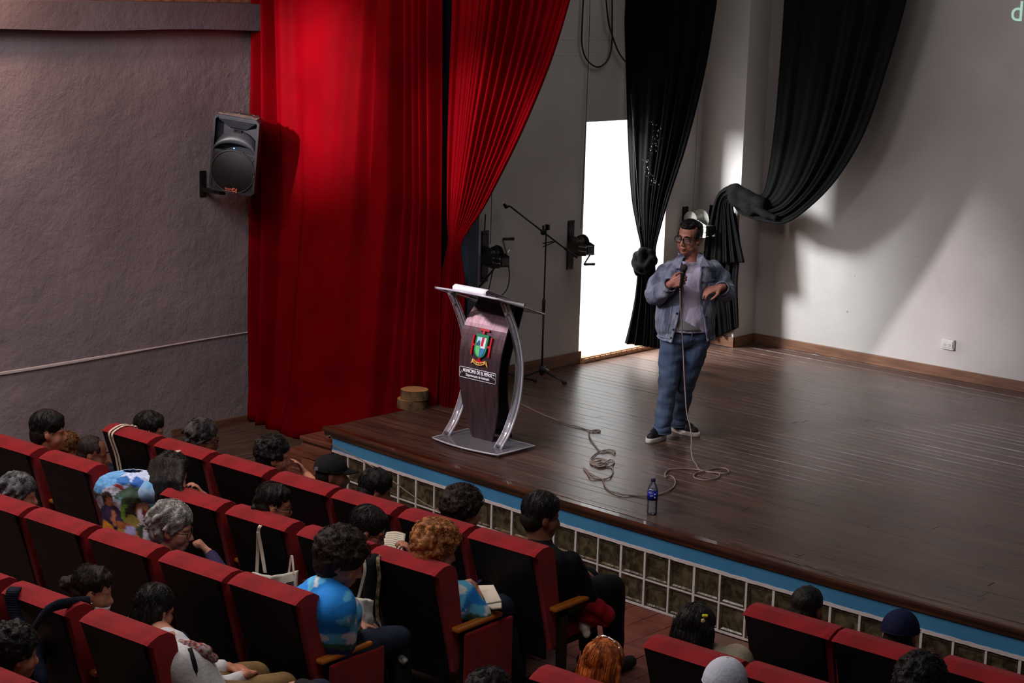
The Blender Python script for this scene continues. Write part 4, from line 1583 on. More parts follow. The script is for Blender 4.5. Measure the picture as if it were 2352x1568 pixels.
Z_ = ST + .006
fl = [(1180, 921), (1210, 934), (1250, 953), (1300, 972), (1340, 984), (1358, 989), (1374, 992), (1379, 989), (1370, 987), (1356, 990), (1353, 998), (1358, 1010), (1368, 1024), (1380, 1036),
      (1400, 1037), (1412, 1040), (1410, 1034), (1392, 1033), (1375, 1038), (1361, 1048), (1356, 1059), (1362, 1067), (1383, 1069), (1401, 1070), (1411, 1061), (1403, 1055), (1388, 1062),
      (1372, 1064), (1357, 1058), (1366, 1053), (1384, 1060), (1393, 1064), (1383, 1070), (1374, 1071), (1400, 1071), (1408, 1078), (1406, 1089), (1398, 1097), (1382, 1100), (1358, 1097), (1350, 1087),
      (1341, 1074), (1352, 1084), (1368, 1093), (1384, 1101), (1390, 1116), (1403, 1128), (1427, 1135), (1455, 1137), (1487, 1138), (1511, 1136), (1532, 1128), (1548, 1117), (1551, 1104),
      (1544, 1094), (1533, 1092), (1528, 1096), (1528, 1087), (1536, 1079), (1556, 1076), (1587, 1077), (1607, 1079), (1627, 1084), (1652, 1087), (1648, 1097), (1627, 1102), (1607, 1101), (1594, 1095),
      (1598, 1087), (1619, 1081), (1648, 1075), (1668, 1076), (1674, 1084), (1664, 1087), (1638, 1084), (1607, 1078)]
pts = [atZ(x, y, Z_ + .004 * (i % 2)) for i, (x, y) in enumerate(fl)]
MO = Vector((-1.069, 1.942, ST))      # where the speaker stands
g0 = atZ(1607, 1078, Z_)
rise = [(1599, 1066), (1592, 1055), (1588, 1035), (1588, 1000), (1584, 975), (1577, 945), (1574, 900), (1571, 850), (1569, 800), (1566, 750), (1563, 700), (1562, 668)]
for i, (x, y) in enumerate(rise):
    k = (i + 1) / len(rise)
    kk = min(1, k * 1.35)
    base = g0.lerp(MO + CT * .33, kk)
    pts.append(atV(x, y, base))
tag(MB().tube(catmull(pts, 6), .0052, 7).build('microphone_cable', M_cable, smooth=True), 'long grey microphone cable coiling over the stage floor up to the speaker\'s hand', 'cable')
tag(MB().tube(catmull([atZ(x, y, ST + .012) for x, y in ((1357, 1053), (1364, 1066), (1380, 1072), (1396, 1066), (1390, 1055), (1372, 1052), (1362, 1058), (1376, 1068), (1392, 1060), (1382, 1056), (1368, 1060))], 6), .0045, 6)
    .build('cable_bundle', M_cable, smooth=True), 'small tangled bundle of cable lying on the stage left of the bottle', 'cable')

# ================================================================== SEATS
SW, SP = .472, .5645


def make_seat(origin=(0, 0, 0)):
    """theatre seat, local origin on the floor below the rear top edge; the sitter looks along +y"""
    root = bpy.data.objects.new('theatre_seat', None)
    COL.objects.link(root)
    root.empty_display_size = .1
    h = SW / 2
    prof_b = [(.155, .30), (.150, .42), (.075, .70), (.0, .93), (.0, .95)]
    # red cushion: loft in the yz plane, rounded over the top
    out = [(.03, .930), (-.006, .950), (.02, .966), (.07, .984), (.125, .984), (.165, .962), (.182, .915), (.225, .66), (.278, .42), (.265, .37), (.17, .36), (.16, .42), (.085, .70)]
    n = len(out)
    mb = MB()
    xs = [-h - .012, -h + .01, h - .01, h + .012]
    ins = [.012, 0, 0, .012]
    cyc = sum(p[0] for p in out) / n
    czc = sum(p[1] for p in out) / n
    for x, k in zip(xs, ins):
        for y, z in out:
            mb.v.append((x, y + (cyc - y) * k * 2.2, z + (czc - z) * k * 1.2))
    for i in range(3):
        for k in range(n):
            k2 = (k + 1) % n
            mb.f.append((i * n + k, i * n + k2, (i + 1) * n + k2, (i + 1) * n + k))
    mb.f += [tuple(range(n)), tuple(range(3 * n, 4 * n))[::-1]]
    mb.build('backrest', M_seatred, root, False)
    # black rear shell
    mb = MB()
    pr = [(-.004, .945), (.076, .70), (.148, .43), (.165, .30), (.175, .30), (.162, .43), (.09, .70), (.012, .945)]
    m_ = len(pr)
    for x in (-h + .004, h - .022):
        mb.v += [(x, y, z) for y, z in pr]
    mb.f += [tuple(range(m_)), tuple(range(m_, 2 * m_))[::-1]] + [(k, (k + 1) % m_, m_ + (k + 1) % m_, m_ + k) for k in range(m_)]
    mb.build('rear_shell', M_seatblack, root)
    MB().bbox((-h + .02, .24, .36), (h - .02, .66, .455), .035).build('seat_cushion', M_seatred, root, True)
    MB().bbox((-h + .02, .24, .335), (h - .02, .64, .365), .01).build('seat_pan', M_seatblack, root)
    arm(root, h + .035)
    return root


def arm(root, x):
    a = MB().bbox((x - .026, .14, .60), (x + .026, .52, .628), .010).build('armrest', M_arm, root)
    MB().box((x - .012, .20, .02), (x + .012, .27, .60)).box((x - .012, .20, .56), (x + .012, .48, .60)).box((x - .02, .12, .0), (x + .02, .42, .025)).build('stanchion', M_frame, a)


def copy_tree(o, parent=None):
    c = o.copy()
    COL.objects.link(c)
    if parent is not None: c.parent = parent
    for ch in list(o.children):
        copy_tree(ch, c)
    return c


proto = make_seat()
first = [True]


def seat(x, y, label, grp, yaw=0., left_arm=False, end=False, plate=False, back=True):
    global proto
    o = copy_tree(proto)
    o.location = (x, y, 0)
    o.rotation_euler.z = yaw
    tag(o, label, 'seat', grp)
    if left_arm:
        s_ = bpy.data.objects.new('tmp', None)
        a = [c for c in o.children if c.name.startswith('armrest')][0]
        b = copy_tree(a, o)
        b.location.x -= SW + .07
        bpy.data.objects.remove(s_)
    if not back:
        for c in list(o.children):
            if c.name.startswith('backrest') or c.name.startswith('rear_shell'):
                bpy.data.objects.remove(c)
    if end:
        e = bpy.data.objects.new('end_panel', END_ME)
        COL.objects.link(e)
        e.parent = o
    if plate:
        e = bpy.data.objects.new('number_plate', PLATE_ME)
        COL.objects.link(e)
        e.parent = o
    return o


END_ME = MB().bbox((SW / 2 + .048, .20, .03), (SW / 2 + .072, .60, .585), .01).mesh('end_panel')
END_ME.materials.append(M_seatred)
PLATE_ME = MB().bbox((SW / 2 + .03, .165, .22), (SW / 2 + .05, .175, .25), .002).mesh('number_plate')
PLATE_ME = MB().box((SW / 2 - .035, .145, .225), (SW / 2 + .025, .150, .252)).mesh('number_plate')
PLATE_ME.materials.append(M_white)

G1, G2, G3, G4 = 'front row seats', 'second row seats', 'third row seats', 'fourth row seats'
row1 = [(-2.70, 'front row seat with two cream straps over its top, nearest the grey wall'),
        (-2.135, 'front row seat, second from the grey wall, mostly hidden by a wavy-haired head'),
        (-1.563, 'front row seat below the curly head, between the second seat and the cap wearer'),
        (-.985, 'front row seat right behind the person in the black cap'),
        (-.44, 'front row seat just right of the black cap wearer\'s seat'),
        (.122, 'front row seat with a thick curly head rising above its right corner'),
        (.668, 'front row end seat of the person dressed in black, by the aisle')]
SEATS = {}
for i, (x, lb_) in enumerate(row1):
    SEATS['1%d' % i] = seat(x, -1.945 + .036 * x, lb_, G1, .036, i == 0, plate=(i == 6))
row2 = [(-2.95, 'second row seat at the left picture edge behind the tall dark-haired man'),
        (-2.362, 'second row seat below the man with close-cropped hair, above the grey curly head'),
        (-1.775, 'second row seat of the woman in the printed shirt'),
        (-1.178, 'second row seat under the long dark hair and raised hand with wristband'),
        (-.607, 'second row seat with a cream bag strap over its top'),
        (-.02, 'second row seat partly hidden by the dark curly head in front of the camera'),
        (.524, 'second row end seat holding the blond curly person, dark straps at its left')]
for i, (x, lb_) in enumerate(row2):
    SEATS['2%d' % i] = seat(x, -2.588 + .068 * x, lb_, G2, .06, i == 0, end=(i == 6), plate=(i == 6), back=(i != 2))
row3 = [(-1.858, 'third row seat cut off at the left picture edge behind the grey-haired head'),
        (-1.316, 'third row empty seat, second from the left picture edge'),
        (-.752, 'third row seat directly below the printed shirt'),
        (-.170, 'third row seat directly below the grey-haired man leaning on his fist'),
        (.366, 'third row end seat of the dark curly person in bright blue')]
for i, (x, lb_) in enumerate(row3):
    SEATS['3%d' % i] = seat(x, -3.408 + .08 * x, lb_, G3, .07, i == 0, end=(i == 4))
row4 = [(-.87, 'fourth row seat corner at the left picture edge'),
        (-.285, 'fourth row seat with dark backpack straps over its top'),
        (.315, 'fourth row end seat below the straight black hair and white page')]
for i, (x, lb_) in enumerate(row4):
    SEATS['4%d' % i] = seat(x, -4.266 + .09 * x, lb_, G4, .08, i == 0, end=(i == 2))
SEATS['50'] = seat(.40, -5.02, 'fifth row seat under the dark curly head at the bottom left corner', 'rear row seats', .08, True)
rowr = [(2.48, -1.812, 'right block front seat behind the short black-haired head, against the blue band'),
        (2.993, -1.80, 'right block front seat behind the person in the navy cap'),
        (3.53, -1.745, 'right block front seat at the far right, its top just inside the picture')]
for i, (x, y, lb_) in enumerate(rowr):
    SEATS['r%d' % i] = seat(x, y, lb_, 'right block front row seats', .03, i == 0)
for i, (x, y, lb_) in enumerate([(2.41, -2.53, 'right block second row seat behind the black hair with a yellow clip'),
                                 (2.935, -2.475, 'right block second row seat at the bottom edge, beside the pale cap')]):
    SEATS['s%d' % i] = seat(x, y, lb_, 'right block second row seats', .04, i == 0)
SEATS['t0'] = seat(2.30, -3.21, 'right block third row seat showing only its red top at the bottom edge', 'right block third row seats', .04, True)

SEATS['t1'] = seat(2.88, -3.17, 'right block third row seat under the pale cap, below the picture edge', 'right block third row seats', .04)


def rmtree(o):
    for c in list(o.children): rmtree(c)
    bpy.data.objects.remove(o)


rmtree(proto)

# ================================================================== PEOPLE


def head_frame(yaw, pitch=0., roll=0.):
    """columns: person's right, face direction, crown; yaw 0 looks along +y, positive turns towards +x"""
    a, p = math.radians(yaw), math.radians(pitch)
    f = Vector((math.sin(a) * math.cos(p), math.cos(a) * math.cos(p), -math.sin(p)))
    r = Vector((math.cos(a), -math.sin(a), 0))
    if roll:
        r = Matrix.Rotation(math.radians(roll), 3, f) @ r
    u = r.cross(f).normalized()
    return Matrix((r, f, u)).transposed()


def HP(H, R, s, p): return H + R @ (Vector(p) * s)


def head_prims(H, R, s=1., neck=None, detail=False):
    P = lambda *p: HP(H, R, s, p)
    E = lambda c, r, RR=R: ('e', P(*c), tuple(x * s for x in r), RR)
    out = [E((0, -.012, .038), (.074, .094, .084)), E((0, .022, -.03), (.063, .066, .085)), E((0, .052, -.088), (.036, .036, .028)),
           E((.036, .046, -.035), (.028, .032, .036)), E((-.036, .046, -.035), (.028, .032, .036)), E((0, .066, .020), (.052, .022, .016)),
           ('c', P(0, .084, .004), .008 * s, P(0, .104, -.034), .0125 * s), E((.013, .094, -.038), (.009, .010, .008)), E((-.013, .094, -.038), (.009, .010, .008)),
           E((0, .084, -.062), (.024, .012, .008)), E((0, .082, -.073), (.021, .012, .008)), E((0, .0, -.06), (.056, .062, .05))]
    for q in (-1, 1):
        out.append(E((q * .075, -.008, -.012), (.010, .019, .031)))
        out.append(E((q * .080, -.014, -.006), (.008, .012, .024)))
        out.append(E((q * .072, .002, -.03), (.010, .01, .012)))
    if neck is not None:
        out.append(('c', P(0, -.018, -.06), .054 * s, neck, .062 * s))
    return out


def hair_prims(style, H, R, s, rng):
    P = lambda *p: HP(H, R, s, p)
    E = lambda c, r: ('e', P(*c), tuple(x * s for x in r), R)
    base = [E((0, -.02, .046), (.081, .098, .087)), E((0, -.048, -.012), (.073, .066, .07))]
    o = []
    if style == 'buzz':
        return [E((0, -.018, .043), (.077, .093, .083)), E((0, -.046, -.015), (.070, .062, .065))]
    if style in ('short', 'bowl'):
        k = 1.0 if style == 'short' else 1.1
        o = [E((0, -.02, .05), (.082 * k, .102, .090)), E((0, -.05, -.015), (.075 * k, .068, .075)), E((0, .03, .095), (.062, .05, .032))]
        for _ in range(34):
            a, b = rng.uniform(0, 2 * PI), rng.uniform(.1, 1.3)
            o.append(('c', P(.078 * math.sin(b) * math.cos(a), -.02 + .095 * math.sin(b) * math.sin(a), .05 + .086 * math.cos(b)), .012 * s,
                      P(.083 * math.sin(b + .3) * math.cos(a + .2), -.02 + .1 * math.sin(b + .3) * math.sin(a + .2), .05 + .09 * math.cos(b + .3)), .009 * s))
        return o
    if style in ('curly', 'bigcurly', 'wavy'):
        k = {'curly': 1.03, 'bigcurly': 1.22, 'wavy': 1.06}[style]
        o = [E((0, -.022, .05), (.080 * k, .098 * k, .088 * k)), E((0, -.052, -.02), (.074 * k, .066 * k, .078 * k))]
        n = {'curly': 190, 'bigcurly': 230, 'wavy': 120}[style]
        for _ in range(n):
            a, b = rng.uniform(0, 2 * PI), math.acos(rng.uniform(-.55, 1))
            r_ = rng.uniform(.010, .019) * s * (1 if style != 'wavy' else .9)
            x, y, z = .083 * k * math.sin(b) * math.cos(a), -.026 + .100 * k * math.sin(b) * math.sin(a), .045 + .092 * k * math.cos(b)
            if y > .045 and z < .06: continue
            if abs(x) > .05 and y > .01 and z < .01: continue
            q = P(x, y, z)
            if style == 'wavy':
                q2 = P(x * 1.02 + .012, y - .018, z - .022)
                o.append(('c', q, r_ * .8, q2, r_ * .6))
            else:
                o.append(('c', q, r_, q + Vector((rng.uniform(-1, 1), rng.uniform(-1, 1), rng.uniform(-1, 1))) * .012, r_ * .8))
        return o
    if style in ('long', 'longwide'):
        wd = 1. if style == 'long' else 1.15
        o = [E((0, -.02, .05), (.083 * wd, .102, .090)), E((0, -.055, -.03), (.082 * wd, .065, .10))]
        for i in range(13):
            x = (-1 + 2 * i / 12)
            bx = .078 * wd * x
            yb = -.085 + .05 * abs(x) ** 2
            o.append(('c', P(bx, yb, .02), .022 * s, P(bx * 1.12, yb - .015, -.13 + rng.uniform(-.01, .01)), .021 * s))
            o.append(('c', P(bx * 1.12, yb - .015, -.13), .021 * s, P(bx * 1.08, yb - .01, -.235 + rng.uniform(-.02, .02)), .015 * s))
        return o
    if style in ('bun', 'tied', 'braid'):
        o = [E((0, -.02, .048), (.080, .099, .086)), E((0, -.05, -.01), (.072, .066, .065)), E((0, .035, .088), (.06, .045, .03))]
        if style == 'bun':
            for _ in range(26):
                a, b = rng.uniform(0, 2 * PI), rng.uniform(0, PI)
                o.append(('c', P(.034 * math.cos(a) * math.sin(b), -.135 + .03 * math.cos(b), .01 + .036 * math.sin(a) * math.sin(b)), .013 * s,
                          P(.036 * math.cos(a + .8) * math.sin(b), -.135 + .03 * math.cos(b), .01 + .036 * math.sin(a + .8) * math.sin(b)), .012 * s))
            o.append(('c', P(0, -.1, .01), .035 * s, P(0, -.135, .01), .032 * s))
        if style == 'braid':
            for k in range(9):
                o.append(E(((.012 if k % 2 else -.012), -.108 - .004 * k, .05 - .028 * k), (.020, .018, .020)))
        for _ in range(24):
            a = rng.uniform(-1.3, 1.3)
            o.append(('c', P(.078 * math.sin(a), .02, .05 + .083 * math.cos(a)), .008 * s, P(.05 * math.sin(a), -.09, .02 + .05 * math.cos(a)), .008 * s))
        return o
    return base


def hand_prims(wr, d, n, thumb, s=1., curl=(25, 35, 25), spread=.0, thumb_close=.35):
    """palm, four unequal three-jointed fingers and a thumb leaving the side of the palm"""
    d, n = Vector(d).normalized(), Vector(n).normalized()
    n = (n - d * n.dot(d)).normalized()
    t = d.cross(n).normalized()
    if t.dot(Vector(thumb)) < 0: t = -t
    out = []
    lens = [.070, .079, .073, .057]
    for i in range(4):
        off = (1.5 - i) * .0195 * s
        kn = wr + d * (.088 - (.004, 0, .003, .010)[i]) * s + t * off
        out.append(('c', wr + d * .012 * s + t * off * .7, .0145 * s, kn, .0105 * s))
        ang, p, L_ = 0., kn, lens[i] * s
        fan = t * ((1.5 - i) * spread)
        for j, fr in enumerate((.45, .30, .25)):
            ang += math.radians(curl[j] * (1 + .08 * i))
            dd = (d * math.cos(ang) + n * math.sin(ang) + fan).normalized()
            q = p + dd * L_ * fr
            r0 = (.0092, .0085, .0078)[j] * s
            out.append(('c', p, r0, q, (.0086, .0078, .0066)[j] * s))
            p = q
    b = wr + d * .022 * s + t * .022 * s
    td = (d * .62 + t * .72 + n * thumb_close).normalized()
    p1 = b + td * .045 * s
    p2 = p1 + (d * .85 + t * .15 + n * (thumb_close + .25)).normalized() * .032 * s
    p3 = p2 + (d * .9 - t * .1 + n * (thumb_close + .3)).normalized() * .024 * s
    out += [('c', b, .015 * s, p1, .0115 * s), ('c', p1, .0108 * s, p2, .0096 * s), ('c', p2, .0096 * s, p3, .0078 * s),
            ('c', wr - d * .02 * s, .024 * s, wr + d * .02 * s, .022 * s)]
    return out


def cloth(name, rgb, rgb2=None, **k):
    return mat(name, rgb, .85, rgb2=rgb2, vscale=k.pop('vscale', 8), bump=.35, bscale=60, spec=.2, **k)


C_black = cloth('black_cotton', (20, 20, 22), (13, 13, 14))
C_navy = cloth('navy_cotton', (28, 32, 52), (20, 22, 38))
C_dark = cloth('charcoal_knit', (42, 40, 44), (30, 28, 32))
C_red = cloth('dark_red_cotton', (120, 26, 30), (92, 18, 22))
C_white = cloth('white_blouse', (205, 202, 204), (184, 182, 186))
C_beige = cloth('beige_jacket', (178, 164, 144), (150, 138, 120))
C_khaki = cloth('khaki_cotton', (128, 102, 66), (106, 84, 54))
C_purple = cloth('muted_purple_cotton', (58, 50, 84), (46, 40, 68))
C_olive = cloth('olive_print', (96, 100, 78), (60, 62, 50), )
C_jean = cloth('dark_jeans', (34, 40, 56), (24, 30, 44))


def hairmat(name, a, b, rough=.6):
    return mat(name, a, rough, rgb2=b, vscale=26, stretch=(1, 1, .3), bump=.8, bscale=90, spec=.3)


HB = M_hair_black
HD = hairmat('dark_brown_hair', (44, 30, 24), (20, 14, 12))
HG = hairmat('grey_hair', (168, 164, 160), (88, 86, 84), .5)
HGD = hairmat('dark_grey_hair', (112, 112, 114), (52, 52, 54), .5)
HBL = hairmat('ginger_blond_hair', (176, 112, 66), (112, 66, 36), .5)
HO = hairmat('copper_hair', (206, 112, 48), (120, 54, 22), .4)
HBR = hairmat('warm_brown_hair', (120, 76, 42), (70, 42, 24), .5)

SKY = [lin(c) for c in ((24, 140, 236), (96, 196, 244), (232, 236, 250), (62, 112, 96), (54, 34, 78), (24, 52, 130))]


def sky_shirt(z0, z1):
    """dyed cloth: sky above, clouds, a green line of hills, violet and navy at the bottom"""
    def f(p):
        t = (p[2] - z0) / (z1 - z0)
        n1 = noise.noise(Vector((p[0] * 7, p[1] * 7, p[2] * 7)))
        n2 = noise.noise(Vector((p[0] * 16 + 5, p[1] * 16, p[2] * 16)))
        t += n1 * .12
        if t > .52:
            c = SKY[0] if n1 < .05 else SKY[1]
            if n1 + n2 * .6 > .42: c = SKY[2]
        elif t > .36: c = SKY[2] if n2 + n1 > -.12 else SKY[1]
        elif t > .26: c = SKY[3]
        else: c = SKY[4] if n2 > 0 else SKY[5]
        return c
    return f


M_print = attr_mat('printed_jersey', .8, .25, 80)
AUD = 'seated audience'
PEOPLE = {}


def person(key, label, seat_xy, hpx, yp, yaw=12, pitch=6, roll=0, hs=1., hair='short', hm=None, tone='tan', shirt=None, sleeve='long', trousers=None,
           arms=None, vox=.0115, shirt_color=None, shoulders=None, pelvis=None, group=AUD, slim=1., legs=True, extra_skin=None, shw=.165, sh_drop=.0, C=None, tuck=1.):
    rng = random.Random(key)
    hm = hm or HB
    shirt = shirt or C_black
    trousers = trousers or C_jean
    sx, sy = seat_xy
    H = atY(hpx[0], hpx[1], yp)
    R = head_frame(yaw, pitch, roll)
    base = Vector((sx, sy + .42, 0))
    t = empty('person', base, label, 'person', group)
    N = HP(H, R, hs, (0, -.03, -.135))
    Cc = Vector(C) if C else N + Vector((0, -.02, -.055 - sh_drop))
    Cc.y = max(Cc.y, sy + .27) if not C else Cc.y
    Pv = Vector(pelvis) if pelvis else Vector((sx, sy + .40, .575))
    tr = head_frame(yaw * .35)
    rr = Vector(tr.col[0])
    fw = Vector(tr.col[1])
    sh = [Cc - rr * shw * slim, Cc + rr * shw * slim]
    if shoulders: sh = [Vector(shoulders[0]), Vector(shoulders[1])]
    knees = [Pv + Vector((q * .10, .40, -.02)) for q in (-1, 1)]
    feet = [Vector((k_.x, k_.y + .04, .05)) for k_ in knees]
    sk = head_prims(H, R, hs, Cc + Vector((0, 0, .01)))
    sk += [('c', Cc + Vector((0, 0, -.02)), .065, Pv, .09), ('c', sh[0], .05, sh[1], .05)]
    for q in (0, 1):
        sk += [('c', Pv, .07, knees[q], .05), ('c', knees[q], .045, feet[q] + Vector((0, 0, .05)), .035)]
    cl = [('c', sh[0] + Vector((0, 0, -.025)), .078, sh[1] + Vector((0, 0, -.025)), .078), ('c', Cc + Vector((0, .01, .0)), .075, Cc + Vector((0, 0, -.08)), .12)]
    cl.append(('c', Cc + (N - Cc) * .12, .082 * hs, Cc + Vector((0, 0, -.03)), .10))
    for q in (-1, -.5, 0, .5, 1):
        cl.append(('c', Cc + rr * q * .085 * slim + Vector((0, .0, -.07)), .118 * slim, Pv + rr * q * .07 * slim + Vector((0, -.01, -.0)), .118 * slim))
    arms = arms or [None, None]
    for q in (0, 1):
        sg = -1 if q == 0 else 1
        a = arms[q]
        if a is None:
            el = sh[q] + rr * sg * .045 + fw * .10 + Vector((0, 0, -.24))
            el.z = max(el.z, .60)
            wr = Pv + rr * sg * .07 + fw * .20 + Vector((0, 0, .09))
            hp = hand_prims(wr, (fw * .8 - rr * sg * .5 - Vector((0, 0, .15))), Vector((0, 0, -1)), -rr * sg, .95)
        else:
            el, wr, dd, nn, th, curl = a
            hp = hand_prims(wr, dd, nn, th, .95, curl)
        sk += [('c', sh[q], .048, el, .040), ('c', el, .040, wr, .027)] + hp
        cl.append(('c', sh[q], .074, el, .058))
        if sleeve == 'long':
            cl.append(('c', el, .056, wr - (wr - el).normalized() * .03, .040))
    # trim short sleeves so that the elbow shows
    if sleeve == 'short':
        cl2 = []
        for p in cl:
            cl2.append(p)
        cl = [p for p in cl if not (p[2] == .074)]
        for q in (0, 1):
            a = arms[q]
            el = a[0] if a else sh[q] + rr * (-1 if q == 0 else 1) * .045 + fw * .10 + Vector((0, 0, -.24))
            cl.append(('c', sh[q], .074, sh[q].lerp(el, .72), .066))
    if extra_skin: sk += extra_skin
    if tuck != 1: cl = [('c', p[1], p[2] * tuck, p[3], p[4] * tuck) for p in cl]
    blob('body', sk, vox, skin(tone), t, 4)
    o = blob('shirt', cl, .0125, M_print if shirt_color else shirt, t, 5, disp=(.012, 9, (1, 1, .7)), color=shirt_color)
    if legs:
        lp = [('c', Pv + Vector((-.06, 0, 0)), .125, Pv + Vector((.06, 0, 0)), .125)]
        for q in (0, 1):
            lp += [('c', Pv + Vector(((q * 2 - 1) * .09, .03, 0)), .105, knees[q], .078), ('c', knees[q], .075, feet[q] + Vector((0, 0, .07)), .06)]
        blob('trousers', lp, .014, trousers, t, 4, disp=(.01, 8, (1, 1, 1)))
        for q in (0, 1):
            mb = MB()
            capsule(mb, feet[q] + Vector((0, -.04, 0)), .045, feet[q] + Vector((0, .16, -.008)), .038)
            mb.build('shoe', M_shoe, t, True)
    if hair:
        if hair != 'cap':
            ho = blob('hair', hair_prims(hair, H, R, hs, rng), .0075 if 'curly' in hair else .008, hm, t, 2 if 'curly' in hair else 3,
                      disp=(.006, 38, (1, 1, .35)) if 'curly' not in hair else (.004, 60, (1, 1, 1)))
            strands(ho, H, R, hs, hair, rng)
        else:
            blob('hair', [('e', HP(H, R, hs, (0, -.045, -.012)), (.074 * hs, .066 * hs, .07 * hs), R), ('e', HP(H, R, hs, (0, -.02, .04)), (.077 * hs, .094 * hs, .08 * hs), R)], .009, hm, t, 3)
    PEOPLE[key] = dict(root=t, H=H, R=R, hs=hs, C=Cc, P=Pv, sh=sh)
    return PEOPLE[key]


def cap_on(pd, mt, brim=True, name='cap', patch=None, size=1.):
    H, R, s = pd['H'], pd['R'], pd['hs'] * size
    pr = [('e', HP(H, R, s, (0, -.016, .052)), (.085 * s, .104 * s, .082 * s), R)]
    dome_ = MB()

    def fn(u, v):
        a, b = 2 * PI * u, PI / 2 * (1 - v) * 1.12
        return HP(H, R, s, (.087 * math.cos(a) * math.sin(PI / 2 * v ** .8 if v > 0 else 0), -.016 + .106 * math.sin(a) * math.sin(PI / 2 * v ** .8 if v > 0 else 0),
                            .035 + .098 * math.cos(PI / 2 * v ** .8)))
    dome_.grid(36, 12, fn, True)
    c = dome_.build(name, mt, pd['root'], True, solid=.005)
    bt_ = MB().tube([HP(H, R, s, (.087 * math.cos(a), -.016 + .106 * math.sin(a), .036)) for a in np.linspace(0, 2 * PI, 33)], .005, 6)
    bt_.build('sweatband', mt, c, True)
    if brim:
        br = MB().grid(18, 6, lambda u, v: HP(H, R, s, ((-1 + 2 * u) * .076 * (1 - .25 * v), .062 + .075 * v * math.sin(PI * (.12 + .76 * u)) + .028 * math.sin(PI * u), .034 - .014 * v + .012 * math.sin(PI * u))))
        br.build('brim', mt, c, True, solid=.005)
    MB().lathe([(.007, 0), (.006, .005), (.002, .007)], frame(HP(H, R, s, (0, -.016, .132)), R.col[2]), 10).build('button', mt, c)
    return c


def glasses_on(pd, mt=None, s=None, fr=.0026):
    H, R = pd['H'], pd['R']
    s = s or pd['hs']
    g = None
    for q in (-1, 1):
        pts = []
        for k in range(21):
            a = 2 * PI * k / 20
            cx, cz = math.copysign(abs(math.cos(a)) ** .7, math.cos(a)), math.copysign(abs(math.sin(a)) ** .7, math.sin(a))
            pts.append(HP(H, R, s, (q * .034 + .0265 * cx, .096 - .008 * abs(q * .034 + .0265 * cx) / .06, -.004 + .019 * cz)))
        m_ = MB().tube(pts, fr, 6)
        m_.tube([HP(H, R, s, (q * .060, .088, .006)), HP(H, R, s, (q * .075, .06, .004)), HP(H, R, s, (q * .081, -.01, .0))], fr * .95, 6)
        if q < 0: m_.tube([HP(H, R, s, (-.009, .099, .002)), HP(H, R, s, (0, .102, .005)), HP(H, R, s, (.009, .099, .002))], .0025, 6)
        if g is None:
            g = m_
        else:
            n0 = len(g.v)
            g.v += m_.v
            g.f += [tuple(i + n0 for i in f) for f in m_.f]
    return g.build('glasses', mt or M_frameglass, pd['root'], True)


Z3 = Vector((0, 0, 1))
s1 = lambda i: (row1[i][0], -1.945 + .036 * row1[i][0])
s2 = lambda i: (row2[i][0], -2.588 + .068 * row2[i][0])
s3 = lambda i: (row3[i][0], -3.408 + .08 * row3[i][0])
s4 = lambda i: (row4[i][0], -4.266 + .09 * row4[i][0])

# ---- front row
w_ = atY(368, 1012, -1.74)
person('a', 'person with smooth dark hair, front row nearest the grey wall, fingertips on the seat', s1(0), (345, 989), -1.74, 40, 12, hair='short', hm=HB, shirt=C_dark,
       arms=[None, (atY(372, 1048, -1.62), atY(366, 1022, -1.70), Z3 * .9 - CR * .2, -CR + Vector((0, .3, 0)), CT, (20, 30, 20))], vox=.008)
pb = person('b', 'front row person with wavy dark greying hair and glasses facing right', s1(1), (468, 1008), -1.72, 48, 8, hair='wavy', hm=hairmat('pepper_hair', (78, 72, 72), (30, 27, 28)), tone='brown', shirt=C_dark)
glasses_on(pb)
person('c', 'front row person with black curls raising an open hand beside the ear', s1(2), (630, 1050), -1.68, 38, 6, hair='curly', hm=HB, tone='tan', shirt=C_dark, sleeve='short',
       arms=[None, (atY(738, 1128, -1.66), atY(705, 1090, -1.56), -CR * .55 + Z3 * .8, -CR * .8 + CT * .3, CT * -1 + Z3 * .2, (12, 16, 12))], vox=.007)
pd_ = person('d', 'front row person wearing a plain black cap, brim towards the stage', s1(3), (764, 1090), -1.66, 42, 4, hair='cap', hm=HB, tone='brown', shirt=C_black)
c_ = cap_on(pd_, cloth('black_cap_twill', (26, 24, 26), (18, 17, 18)))
MB().bbox((-.022, -.004, -.012), (.022, .004, .012), .003, frame(HP(pd_['H'], pd_['R'], 1, (.05, -.105, .045)), pd_['R'] @ Vector((.5, -1, .1)), CR) @ Matrix.Rotation(PI / 2, 4, 'X')).build('strap_buckle', mat('grey_patch', (92, 90, 92), .6), c_)
person('e', 'front row person with short dark hair just right of the cap wearer', s1(4), (864, 1127), -1.68, 34, 16, hair='short', hm=HB, tone='brown', shirt=C_dark)
person('f', 'front row person with a thick mop of dark curls, second seat from the aisle', s1(5), (1066, 1174), -1.60, 30, 8, hair='bigcurly', hm=HD, shirt=C_dark)
gH = atY(1245, 1186, -1.62)
shg = [atY(1170, 1268, -1.66), atY(1308, 1290, -1.56)]
person('g', 'bearded person dressed all in black leaning forward in the front row aisle seat', s1(6), (1245, 1186), -1.62, 28, 10, hs=1.06, hair='short', hm=HB, tone='brown', shirt=C_black, trousers=C_black,
       shoulders=shg, C=atY(1242, 1262, -1.64), pelvis=(.72, -1.50, .58),
       arms=[None, (atY(1352, 1370, -1.42), atY(1372, 1392, -1.22), CT * .1 + CR * .7 - Z3 * .5, -Z3, CR, (30, 40, 30))], vox=.009,
       extra_skin=[('c', gH, .02, gH, .02)])
pg = PEOPLE['g']
